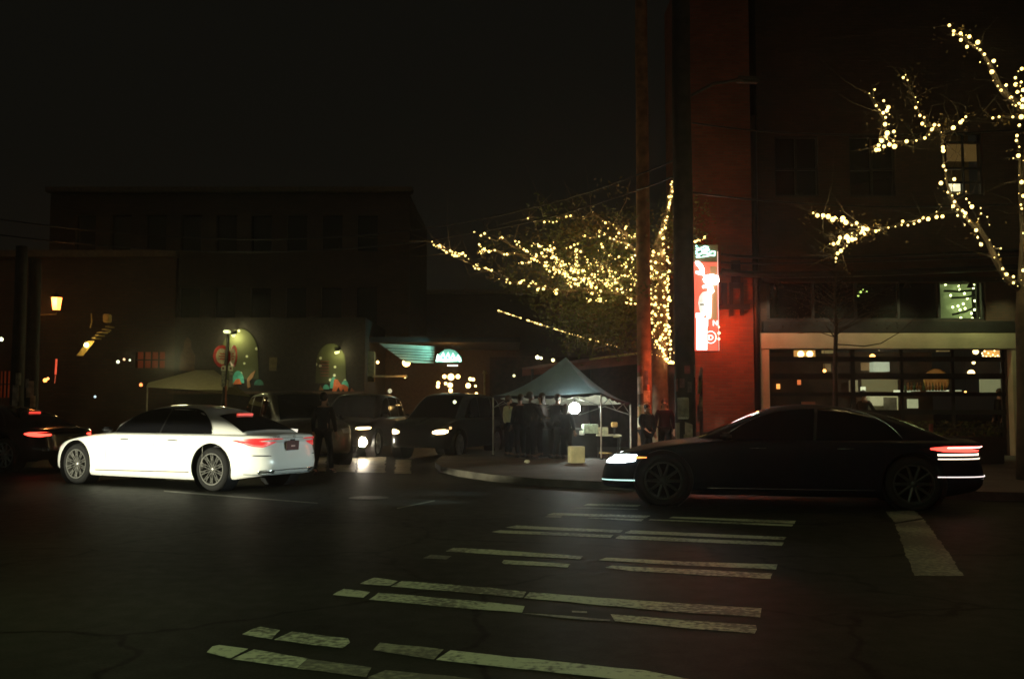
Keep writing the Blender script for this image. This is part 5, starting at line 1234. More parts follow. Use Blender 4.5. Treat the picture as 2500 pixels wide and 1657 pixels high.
for x, y, w_, h_, c, nm, lab, cat in goods:
    a = P(x, y, 25.05); o = MB().box((0, 0, 0), (w_ * 25 / F, w_ * 22 / F, h_ * 25 / F), bev=.012, rz=random.uniform(-.2, .2)).build(nm, mat('goods_%d' % x, c, .7, var=.3, scale=14), None); o.location = a; tag(o, lab, cat, 'goods on the market tables')
stem = MB().tube([P(1500, 1060, 25.05), P(1500, 1042, 25.05)], .02, 6).build('lamp_stand', darkm, None); tag(stem, 'short dark stand carrying the amber lamp shade', 'stand')
cb_ = G(1408, 1131, .126); o = MB().box((0, 0, .195), (.33, .26, .37), rz=.25, bev=.012).build('storage_box', mat('carton_beige', (.42, .36, .20), .85, var=.15, scale=6), None); o.location = (cb_.x, cb_.y + .1, .128); tag(o, 'beige cardboard box on the sidewalk under the tent', 'box')
st2 = thing('wooden_stool', 'low round wooden stool by the front tent leg', 'stool', (P(1472, 0, 24.7).x, 24.75, .126)); zz = P(1472, 1104, 24.7).z - .126
MB().lathe([(.001, zz), (.165, zz), (.17, zz - .03), (.001, zz - .035)], 24).build('seat', mat('stool_wood', (.50, .34, .10), .6), st2, True)
for t in (45, 135, 225, 315): MB().tube([(math.cos(R(t)) * .10, math.sin(R(t)) * .10, zz - .03), (math.cos(R(t)) * .14, math.sin(R(t)) * .14, 0)], .012, 6).build('leg', mat('stool_leg_dark', (.05, .03, .02), .7), st2)
sh = MB(); sh.ball((0, 0, .045), .07, 10, (1, .6, .6)); a = G(1287, 1131, .126); o = sh.build('paper_cup', mat('cup_cream', (.50, .46, .30), .7), None, True); o.location = (a.x, a.y, .127); tag(o, 'pale crumpled paper cup on the kerb left of the tent', 'litter')

# ================================================================ FURNITURE ON THE RIGHT SIDEWALK
pt_ = thing('planter', 'long low dark planter of shrubs in front of the restaurant', 'planter', (P(2230, 0, 22.5).x, 22.6, .126))
MB().box((0, 0, .30), (3.4, .5, .6), bev=.02).build('trough', mat('planter_wood', (.022, .016, .012), .8), pt_)
lf = MB()
for i in range(900):
    c = Vector((random.uniform(-1.65, 1.65), random.uniform(-.22, .22), .6 + random.random() ** 1.5 * .35)); a = Vector((random.gauss(0, 1), random.gauss(0, 1), random.gauss(0, 1))).normalized() * .045; b = a.orthogonal().normalized() * .022
    lf.quad(c - a, c + b, c + a, c - b)
leafm = mat('leaf_green', (.10, .115, .028), .6, var=.4, scale=2, trans=.2); leafb = mat('leaf_brown', (.15, .10, .03), .6, var=.5, scale=1.5, trans=.25)
lf.build('shrub', leafm, pt_, fix=False)
for x, h_, c, lab, nm in ((2185, 28, (.30, .34, .26), 'short pale post on the sidewalk before the restaurant', 'bollard'), (2273, 26, (.22, .05, .04), 'short dull red post right of the pale one', 'bollard')):
    a = P(x, 1042, 21.6); o = MB().box((0, 0, .45), (.07, .07, .90), bev=.01).build('bollard', mat('bol%d' % x, c, .7), None); o.location = (a.x, 21.6, .128); tag(o, lab, 'post')
o = MB().box((0, 0, .5), (.38, .38, 1.0), bev=.03).build('litter_bin', mat('bin_metal', (.02, .02, .02), .5, .4), None); o.location = (P(1900, 0, 21.5).x, 21.5, .128); tag(o, 'squat dark litter bin in front of the pale door frame', 'bin')

# ================================================================ TREES AND THEIR LIGHTS
bark2 = mat('dark_tree_bark', (.060, .045, .026), .9, var=.35, scale=5, bump=.8, bscale=18)
bark = mat('tree_bark', (.14, .095, .055), .9, var=.35, scale=5, bump=.8, bscale=18)
bulb_hi = emit('fairy_bulb', (1, .68, .19), 4.2)
bulb_me = {}
def bulb_mesh(r):
    k = round(r, 3)
    if k not in bulb_me:
        o = MB().ball((0, 0, 0), r, 8).build('bulb', bulb_hi, None, True); bulb_me[k] = o.data; bpy.data.objects.remove(o)
    return bulb_me[k]
def light_string(label, pts3, group, sizes=None, wire=True, base=.026):
    root = thing('string_lights', label, 'string lights', pts3[0], 0, group)
    for i, p in enumerate(pts3):
        r = base * .84 * random.choice([.3, .42, .6, .8, 1.0, 1.1, 1.3, 1.55]) if sizes is None else sizes[i]
        o = bpy.data.objects.new('bulb', bulb_mesh(round(r, 3))); COL.objects.link(o); o.parent = root; o.location = p - pts3[0]
    for q_ in (pts3[len(pts3) // 8::max(6, len(pts3) // 4)] if len(pts3) > 7 else []):
        lamp('POINT', 'bulb_glow', q_ - pts3[0] + Vector((.03, .05, .03)), 2.0, (1, .78, .34), root, .02)
    if wire and len(pts3) > 2: MB().tube([p - pts3[0] + Vector((0, .02, 0)) for p in pts3], .004, 4, cap=False).build('wire', black(), root)
    return root
z6 = lambda x, y: (1000 + x / 3.136, 400 + y / 3.136)
z8 = lambda x, y: (1100 + x / 4.55, 500 + y / 4.55)
zr_ = lambda x, y: (1900 + x * .4785, y * .4783)
def to3(pp, y0, y1, jit=0.0):
    n = max(1, len(pp) - 1); return [P(a, b, y0 + (y1 - y0) * i / n + random.uniform(-jit, jit)) for i, (a, b) in enumerate(pp)]
def dense(pp, step=5.0, jit=2.5, extra=.0):
    out = []
    for (a, b), (c, d) in zip(pp, pp[1:]):
        L = math.hypot(c - a, d - b); k = max(1, int(L / step))
        for i in range(k):
            t = i / k; out.append((a + (c - a) * t + random.gauss(0, jit), b + (d - b) * t + random.gauss(0, jit)))
    return out
TGL = 'warm string lights on the left tree'; TGR = 'warm string lights on the right tree'
TYr = 24.6
# branches (pixels), outer end first; last point joins the trunk
LB = {
 'up': [(1640, 445), (1643, 462), (1637, 482), (1633, 505), (1631, 520), (1624, 545), (1618, 566), (1622, 585), (1616, 605)],
 'low': [(1055, 590), (1075, 607), (1100, 618), (1130, 628), (1160, 650), (1192, 660), (1222, 680), (1243, 690), (1272, 690), (1297, 695), (1330, 703), (1360, 710), (1385, 714), (1420, 706), (1470, 715), (1530, 720), (1600, 740)],
 'mid': [(1158, 567), (1175, 575), (1195, 582), (1215, 589), (1222, 582), (1250, 600), (1300, 620), (1360, 650), (1420, 680), (1480, 700), (1600, 720)],
 'midb': [(1170, 599), (1172, 618), (1178, 612), (1194, 613), (1207, 610), (1232, 621), (1256, 618), (1330, 640)],
 'top': [(1289, 533), (1305, 540), (1329, 542), (1342, 541), (1359, 542), (1376, 535), (1394, 528), (1414, 532), (1424, 532), (1442, 526), (1450, 519), (1468, 533), (1480, 541), (1497, 548), (1510, 560), (1530, 572), (1560, 590), (1600, 640)],
 'g': [(1424, 575), (1441, 580), (1455, 570), (1475, 571), (1490, 582), (1502, 586), (1520, 590), (1550, 610), (1600, 660)],
}
def brpts(pp, y0, y1): return to3(pp, y0, y1)
lt = thing('lit_tree', 'broad leafy tree wrapped in warm string lights behind the blue tent', 'tree', (P(1612, 1000, TYr).x, TYr, .126))
L0 = lt.location
tk = MB()
trunk_pts = [P(x, y, TYr) for x, y in ((1612, 1120), (1613, 1000), (1610, 900), (1612, 800), (1608, 700), (1606, 620), (1614, 580), (1630, 520), (1641, 450), (1646, 400))]
tk.tube([p - L0 for p in trunk_pts], [.23, .20, .19, .19, .19, .18, .11, .07, .035, .015], 12)
ybr = {'up': (TYr - .1, TYr), 'low': (23.2, TYr), 'mid': (25.6, TYr), 'midb': (24.8, 25.2), 'top': (25.4, TYr), 'g': (23.8, TYr)}
for kx, pp in LB.items():
    if kx == 'up': continue
    p3 = brpts(pp, *ybr[kx]); n = len(p3); tk.tube([p - L0 for p in p3], [.008 + .07 * (i / n) ** 1.5 for i in range(n)], 7)
sub = [[(1262, 588), (1268, 602), (1285, 612), (1320, 640), (1370, 668), (1430, 690)], [(1298, 598), (1310, 594), (1322, 601), (1345, 625), (1365, 645)], [(1345, 596), (1350, 618), (1362, 640), (1378, 660), (1395, 690), (1385, 708)], [(1270, 635), (1272, 645), (1292, 640), (1305, 626), (1330, 625), (1345, 632)], [(1335, 665), (1350, 660), (1372, 665), (1400, 680)], [(1390, 603), (1405, 600), (1415, 608), (1405, 625), (1412, 645), (1400, 655), (1410, 670)], [(1465, 600), (1475, 610), (1490, 622), (1510, 635), (1530, 660), (1560, 690)], [(1450, 640), (1465, 650), (1480, 665), (1500, 650), (1512, 645)], [(1528, 603), (1545, 605), (1548, 622), (1535, 632), (1555, 645), (1540, 665)], [(1432, 735), (1445, 728), (1452, 715), (1470, 738), (1455, 700), (1440, 690)], [(1480, 700), (1500, 688), (1520, 680), (1550, 678), (1552, 695), (1530, 705), (1500, 712)], [(1510, 712), (1530, 725), (1548, 745), (1556, 745), (1560, 758)]]
for pp in sub: p3 = to3(pp, 24.0, 24.9, .3); tk.tube([p - L0 for p in p3], [.006 + .02 * i / len(p3) for i in range(len(p3))], 5)
# bare twigs
for i in range(150):
    kx = random.choice(['low', 'mid', 'top', 'g', 'low', 'top']); pp = LB[kx]; i0 = random.randrange(len(pp) - 1); y_ = ybr[kx][0] + (ybr[kx][1] - ybr[kx][0]) * i0 / len(pp)
    p = P(*pp[i0], y_); d = Vector((random.gauss(-.3, .5), random.gauss(0, .6), random.gauss(.25, .5))); q = p + d * .5; r_ = q + (d + Vector((random.gauss(0, .3), 0, random.gauss(.1, .3)))) * .45
    tk.tube([p - L0, q - L0, r_ - L0], [.010, .007, .003], 4)
tk.build('trunk', bark, lt, True)
cr_ = MB(); cr2 = MB()
def leaves(mb, c, n, s, size=.05):
    for _ in range(n):
        p = c + Vector((random.gauss(0, s), random.gauss(0, s), random.gauss(0, s * .7))); a = Vector((random.gauss(0, 1), random.gauss(0, 1), random.gauss(0, .7))).normalized() * size * random.uniform(.6, 1.3); b = a.cross(Vector((random.gauss(0, 1), random.gauss(0, 1), random.gauss(0, 1)))).normalized() * size * .45
        mb.quad(p - a - L0, p + b - L0, p + a - L0, p - b - L0)
for i in range(430):
    x = random.uniform(1180, 1720) if random.random() < .45 else random.gauss(1470, 75); y = random.gauss(660, 75) if x < 1620 else random.gauss(560, 40)
    if y > 880 or y < 440: continue
    if x < 1300 and abs(y - (620 + (x - 1180) * .3)) > 60: continue
    leaves(random.choice([cr_, cr_, cr2]), P(x, y, random.uniform(23.2, 26.8)), 26, .20, .055)
for i in range(120):
    x = random.gauss(1480, 60); y = random.uniform(730, 850); leaves(cr_, P(x, y, random.uniform(24.4, 27)), 24, .22, .055)
cr_.build('crown', leafm, lt, fix=False); cr2.build('crown', leafb, lt, fix=False)

light_string('string up the highest upright branch above the left trunk', to3(dense(LB['up'], 5, 2.2), TYr - .18, TYr - .2), TGL)
lowp = [(1055, 590), (1059, 598), (1064, 602), (1068, 600), (1073, 600), (1070, 606), (1076, 604), (1080, 610), (1085, 612), (1090, 616), (1092, 617), (1099, 612), (1104, 622), (1104, 615), (1110, 624), (1112, 617), (1116, 625), (1120, 620), (1122, 625), (1126, 620), (1130, 618), (1133, 637), (1136, 624), (1144, 632),
        (1156, 650), (1162, 646), (1160, 655), (1165, 650), (1167, 644), (1169, 655), (1183, 655), (1186, 656), (1192, 659), (1198, 662), (1201, 659), (1219, 679), (1236, 689), (1238, 682), (1245, 691), (1266, 692), (1270, 690), (1274, 686), (1279, 684), (1290, 698), (1294, 699), (1296, 692), (1302, 689), (1300, 686), (1308, 693), (1313, 707), (1327, 705), (1331, 698), (1352, 712), (1356, 709), (1358, 716), (1360, 707)]
light_string('long string sagging along the lowest left branch, reaching furthest left', to3(lowp, 23.1, 24.1), TGL, base=.028)
light_string('short sparse string on the thin upper left twig', to3([(1158, 567), (1174, 575), (1183, 570), (1195, 581), (1215, 588), (1221, 582), (1226, 580)], 25.4, 25.3), TGL, base=.032)
light_string('small knot of bulbs above the long left string', to3([(1170, 597), (1174, 602), (1168, 617), (1172, 614), (1175, 619), (1178, 615), (1183, 614), (1177, 610), (1182, 608), (1186, 611), (1180, 618), (1194, 614), (1200, 613), (1208, 611), (1231, 621), (1238, 621), (1256, 618)], 24.7, 24.9), TGL)
light_string('string along the topmost near-level branch of the left tree', to3([(1289, 533), (1294, 541), (1303, 540), (1307, 539), (1329, 542), (1341, 541), (1350, 543), (1359, 541), (1376, 535), (1383, 529), (1393, 527), (1413, 533), (1424, 532), (1442, 526), (1449, 519)], 25.4, 25.0), TGL, base=.033)
toppts = [z8(*p) for p in ((1690, 180), (1720, 200), (1760, 188), (1808, 220), (1750, 262), (1842, 265), (1870, 315), (1940, 265), (1950, 240), (1910, 345), (1925, 372), (1880, 370), (1840, 355), (1815, 382), (1770, 370), (1850, 408), (1895, 420), (1985, 345), (2010, 360), (2050, 325), (2095, 335), (2125, 355), (2075, 375), (2085, 415), (2045, 350))]
light_string('string at the upper right of the left crown beside the wooden pole', to3(toppts, 24.3, 24.2, .2), TGL)
light_string('short string left of the upper right cluster', to3([z8(*p) for p in ((1470, 340), (1550, 362), (1490, 345), (1620, 322), (1655, 295), (1650, 350), (1705, 325))], 24.2, 24.1), TGL, base=.03)
random.seed(11)
mainsets = [('string in the ragged left part of the bright crown mass', [sub[0], sub[1], sub[3]], 4.2, 3.0), ('string through the brightest centre of the left crown', [sub[2], sub[4], [(1360, 630), (1385, 650), (1395, 660), (1420, 672), (1430, 690)]], 3.6, 4.5), ('string curling up in the crown above its bright centre', [sub[5], [(1390, 640), (1412, 655), (1440, 660)], [(1400, 690), (1420, 700)]], 4.4, 4.5),
            ('string descending through the crown toward the wooden pole', [sub[6], sub[7]], 7.0, 4.5), ('string hanging beside the upper part of the wooden pole', [sub[8]], 7.0, 4.0), ('dense string at the bottom of the left crown', [sub[9], [(1440, 700), (1470, 690), (1500, 700), (1520, 712)]], 3.4, 4.5), ('string in the lower right crown against the wooden pole', [sub[10], sub[11]], 5.2, 4.0)]
for lab, ss, st, jt in mainsets:
    pp = []
    for s_ in ss: pp += dense(s_, st, jt)
    pp = pp[:98]; light_string(lab, to3(pp, 24.1, 24.3, .35), TGL, wire=False)
pp = [(random.gauss(1450, 42), random.gauss(665, 26)) for _ in range(95)]
light_string('loose scattered bulbs filling the middle of the left crown', to3(pp, 23.9, 24.4, .4), TGL, wire=False, base=.021)
# spiral round the trunk
sp_ = []; sp2 = []
for i in range(300):
    t = i / 300; ang = t * 2 * math.pi * 13 + random.gauss(0, .35); y_ = 607 + 268 * t; r_ = .245 - .05 * t; c = P(1610 - 3 * math.sin(t * 3) + 8 * t, y_ + random.gauss(0, 6), TYr); q = c + Vector((math.cos(ang) * r_, -abs(math.sin(ang)) * r_ if False else math.sin(ang) * r_, 0))
    if q.y < TYr + .08: (sp_ if t < .5 else sp2).append(q + Vector((random.gauss(0, .015), -.02, 0)))
light_string('spiral of lights round the upper trunk behind the wooden pole', sp_[:99], TGL, wire=False, base=.028); light_string('spiral of lights round the lower trunk behind the wooden pole', sp2[:99], TGL, wire=False, base=.028)
light_string('loop of lights hanging at the foot of the lit trunk', to3([(1617, 850), (1618, 857), (1621, 863), (1619, 870), (1624, 876), (1627, 882), (1633, 885), (1638, 884), (1643, 885), (1648, 880), (1650, 874), (1651, 868), (1649, 861)], TYr - .3, TYr - .3), TGL, base=.034)
rope = []
x = 1217
while x < 1510:
    if not (1262 < x < 1284 and x > 1272) and not (1342 < x < 1350) and not (1395 < x < 1402 and x % 2 == 0): rope.append((x, 758 + (x - 1217) * .305 + 3 * math.sin((x - 1217) / 291 * math.pi)))
    x += 3.4 if x < 1440 else 4.6
rope = rope[:98]; rs = light_string('straight string of lights slanting down over the awning to the tent', to3(rope, 27.0, 26.0), TGL, base=.019)
light_string('short string of lights just right of the black pole above the neon sign', to3([(1697, 590), (1703, 588), (1706, 587), (1715, 585), (1718, 583), (1721, 579)], 24, 24), TGL, base=.03)

# right tree
rt = thing('lit_tree', 'tall bare tree wrapped in warm string lights at the right edge', 'tree', (P(2500, 1000, 17.6).x, 17.6, .126)); R0 = rt.location
RY = 17.6
RBR = {
 'a': ([(2318, 62), (2330, 82), (2352, 92), (2370, 110), (2392, 120), (2405, 140), (2420, 165), (2432, 195), (2445, 220), (2468, 240), (2492, 262), (2520, 300)], 16.2),
 'b': ([(2424, 288), (2440, 286), (2473, 286), (2510, 290)], 16.8),
 'c': ([(2483, 331), (2490, 380), (2490, 440), (2494, 520), (2499, 600), (2500, 700)], 17.2),
 'd': ([(2300, 340), (2305, 400), (2312, 450), (2327, 490), (2345, 515), (2366, 540), (2392, 560), (2412, 590), (2428, 630), (2445, 660), (2460, 680), (2490, 705)], 17.0),
 'e': ([(1985, 520), (2010, 526), (2040, 533), (2075, 545), (2118, 560), (2138, 564), (2169, 556), (2204, 544), (2253, 532), (2288, 522), (2330, 515)], 16.2),
 'f': ([(2026, 596), (2047, 592), (2067, 580), (2090, 572), (2118, 562)], 16.3), 'f2': ([(2040, 640), (2042, 620), (2053, 612), (2067, 600), (2075, 585)], 16.3),
 'g': ([(2139, 366), (2150, 350), (2163, 330), (2162, 304), (2150, 275), (2133, 239), (2122, 228)], 16.4), 'g2': ([(2163, 330), (2184, 345), (2213, 345), (2237, 343), (2258, 335), (2275, 315), (2298, 322), (2302, 350)], 16.5),
 'h': ([(2235, 238), (2238, 262), (2250, 285), (2262, 305), (2280, 310)], 16.5), 'i': ([(2211, 182), (2216, 196), (2225, 225), (2235, 238)], 16.5), 'j': ([(2358, 286), (2345, 299), (2327, 312), (2300, 330)], 16.7),
}
tk = MB(); tk.tube([P(x, y, RY) - R0 for x, y in ((2525, 1215), (2518, 1000), (2510, 880), (2503, 780), (2502, 705), (2506, 600), (2508, 450), (2520, 250), (2540, 60))], [.30, .23, .19, .16, .13, .11, .10, .08, .05], 14)
for kx, (pp, y0) in RBR.items():
    p3 = to3(pp, y0, RY if kx in 'abcd' else y0 + .5); n = len(p3); tk.tube([p - R0 for p in p3], [.010 + (.065 if kx in 'acd' else .02) * (i / n) for i in range(n)], 7)
for i in range(130):
    kx = random.choice(list(RBR)); pp, y0 = RBR[kx]; p = P(*random.choice(pp), y0 + .2); d = Vector((random.gauss(-.25, .5), random.gauss(0, .4), random.gauss(.2, .5))); q = p + d * .35; r_ = q + (d + Vector((random.gauss(0, .4), 0, random.gauss(0, .4)))) * .3
    tk.tube([p - R0, q - R0, r_ - R0], [.007, .005, .002], 4)
tk.build('trunk', bark2, rt, True)
L0 = R0; c3 = MB()
for i in range(80): kx = random.choice(list(RBR)); pp, y0 = RBR[kx]; leaves(c3, P(*random.choice(pp), y0 + .2), 7, .14, .035)
c3.build('crown', leafb, rt, fix=False)
S = lambda *pp: [zr_(*p) for p in pp]
rs_ = [
 ('string on the highest slanting branch of the right tree', S((873, 130), (895, 160), (893, 178), (930, 172), (940, 182), (932, 205), (958, 180), (975, 188), (963, 240), (1018, 217), (1003, 232), (1015, 248), (1030, 255), (1052, 278), (1030, 318), (1072, 325), (1100, 312), (1118, 338), (1090, 368), (1097, 413), (1120, 440), (1137, 462), (1163, 435), (1187, 500), (1210, 398)), 16.2, 17, .036),
 ('dense glowing string at the right edge where the upper limbs meet', S((1243, 352), (1225, 365), (1212, 432), (1240, 420), (1235, 440), (1220, 470), (1250, 460), (1240, 490), (1200, 515), (1212, 540), (1228, 530), (1245, 545), (1195, 535), (1250, 510)), 16.6, 17, .038),
 ('short level string left of the right trunk', S((1095, 603), (1127, 597), (1197, 598), (1240, 597)), 16.8, 16.9, .038),
 ('string down the right trunk along the frame edge', S((1230, 640), (1218, 693), (1215, 718), (1230, 750), (1225, 795), (1200, 808), (1250, 820), (1228, 895), (1242, 930), (1227, 988), (1250, 1000), (1238, 1045), (1243, 1065), (1250, 1190), (1250, 1380)), 17, 17.2, .034),
 ('string down the thick slanting limb to the right trunk', S((1240, 1430), (1222, 1460), (1200, 1443), (1200, 1412), (1165, 1400), (1155, 1395), (1145, 1372), (1147, 1423), (1103, 1315), (1125, 1300), (1135, 1268), (1100, 1258), (1078, 1225), (1035, 1248), (1030, 1240), (1018, 1212), (1010, 1175), (1078, 1148), (1067, 1107), (1035, 1090), (1033, 1062), (1020, 1118), (988, 1055), (960, 1015), (975, 1035), (958, 978)), 17.3, 17, .034),
 ('tangled cluster of bulbs at the fork of the slanting limb', S((925, 985), (915, 990), (888, 998), (865, 982), (900, 1030), (893, 1052), (888, 1058), (915, 1070), (945, 1080), (940, 1075), (955, 1088), (950, 1105), (915, 1100), (975, 1128), (952, 1150), (830, 935), (852, 912), (898, 915), (897, 948), (855, 870), (843, 848), (840, 752), (842, 770)), 17, 16.9, .034),
 ('string along the long low branch reaching left over the storefront', S((862, 1085), (838, 1105), (810, 1083), (808, 1108), (765, 1118), (738, 1112), (720, 1128), (693, 1142), (662, 1150), (635, 1130), (630, 1148), (598, 1157), (562, 1162), (515, 1175), (498, 1180)), 16.8, 16.4, .034),
 ('upper arm of the forked string over the pale door frame', S((455, 1170), (435, 1165), (410, 1160), (400, 1138), (375, 1150), (345, 1135), (330, 1115), (325, 1128), (300, 1115), (290, 1110), (278, 1120), (255, 1105), (230, 1100), (225, 1115), (200, 1100), (178, 1087)), 16.3, 16.1, .038),
 ('lower arm of the forked string over the pale door frame', S((440, 1195), (420, 1190), (430, 1180), (395, 1220), (400, 1200), (375, 1205), (378, 1222), (350, 1205), (355, 1215), (358, 1233), (375, 1190), (345, 1212), (315, 1213), (305, 1240), (310, 1232), (282, 1245), (263, 1245), (350, 1255), (333, 1268), (320, 1280), (303, 1293), (295, 1318), (293, 1337)), 16.3, 16.1, .036),
 ('string from the hanging knot to the middle of the right tree', S((832, 675), (820, 640), (797, 638), (783, 662), (770, 688), (748, 705), (705, 718), (655, 722), (790, 655)), 16.6, 16.4, .036),
 ('short upright string above the middle branch', S((750, 645), (735, 632), (745, 600), (723, 590), (702, 550), (713, 522), (700, 497)), 16.5, 16.4, .032),
 ('three isolated bulbs high above the middle branch', S((650, 383), (638, 397), (660, 410)), 16.5, 16.5, .030),
 ('short string left of the warm upper window', S((893, 653), (930, 625), (940, 615), (957, 597)), 16.7, 16.6, .036),
 ('knot of bulbs at the left end of the middle branch', S((500, 765), (515, 765), (512, 742), (520, 712), (528, 718), (555, 710), (548, 690), (556, 680), (550, 700), (590, 672), (598, 695), (588, 720), (593, 748), (568, 738), (540, 748), (545, 635)), 16.4, 16.4, .038),
 ('string climbing from the knot at the left end of the middle branch', S((565, 635), (548, 600), (536, 577), (568, 585), (555, 565), (562, 548), (538, 515), (520, 565), (515, 560), (500, 540), (487, 500), (465, 478), (492, 458)), 16.4, 16.3, .030)]
for lab, pp, ya, yb, r in rs_: light_string(lab, to3(pp, ya - .08, yb - .08), TGR, base=r * .8)
# slim street tree in front of the storefront
sv = thing('young_street_tree', 'slim bare young tree standing before the pale door frame', 'tree', (P(2040, 0, 22).x, 22, .126)); S0 = sv.location
tk = MB(); tk.tube([P(x, y, 22) - S0 for x, y in ((2041, 1110), (2040, 1000), (2039, 900), (2041, 800), (2038, 720), (2042, 650))], [.06, .055, .05, .045, .03, .012], 8)
for i in range(46):
    y = random.uniform(640, 830); p = P(2040, y, 22); s_ = random.choice((-1, 1)); d = Vector((s_ * random.uniform(.3, 1.5), random.uniform(-.4, .4), random.uniform(.2, .9))); q = p + d * .5; r_ = q + Vector((d.x * .5, 0, random.uniform(-.1, .4)))
    tk.tube([p - S0, q - S0, r_ - S0], [.012, .008, .003], 4)
tk.tube([P(x, y, 22) - S0 for x, y in ((2041, 840), (2110, 845), (2150, 838), (2195, 812), (2240, 770))], [.012, .014, .012, .009, .005], 5)
tk.build('trunk', mat('dark_bark', (.04, .026, .018), .9), sv, True)
L0 = S0; c4 = MB()
for i in range(60): leaves(c4, P(random.gauss(2030, 70), random.uniform(690, 800), 22 + random.uniform(-.8, .8)), 10, .14, .03)
c4.build('crown', mat('leaf_dry', (.05, .03, .014), .8, var=.5), sv, fix=False)


# ================================================================ PEOPLE
def skin_body(name, chains, m, parent, sub=1):
    V = []; E_ = []; Rr = []; idx = {}
    for ch in chains:
        prev = None
        for p, r in ch:
            k = (round(p[0], 4), round(p[1], 4), round(p[2], 4))
            if k not in idx: idx[k] = len(V); V.append(p); Rr.append(r if isinstance(r, tuple) else (r, r))
            if prev is not None and prev != idx[k]: E_.append((prev, idx[k]))
            prev = idx[k]
    me = bpy.data.meshes.new(name); me.from_pydata(V, E_, []); o = bpy.data.objects.new('tmp', me); COL.objects.link(o)
    sk = o.modifiers.new('s', 'SKIN'); sk.use_smooth_shade = True; sk.branch_smoothing = .4
    for i, v in enumerate(me.skin_vertices[0].data): v.radius = Rr[i]; v.use_root = (i == 0)
    ss = o.modifiers.new('u', 'SUBSURF'); ss.levels = sub; ss.render_levels = sub
    dg = bpy.context.evaluated_depsgraph_get(); dg.update(); me2 = bpy.data.meshes.new_from_object(o.evaluated_get(dg)); bpy.data.objects.remove(o)
    me2.materials.clear(); me2.materials.append(m); b = bpy.data.objects.new(name, me2); COL.objects.link(b); b.parent = parent
    for pl_ in me2.polygons: pl_.use_smooth = True
    return b


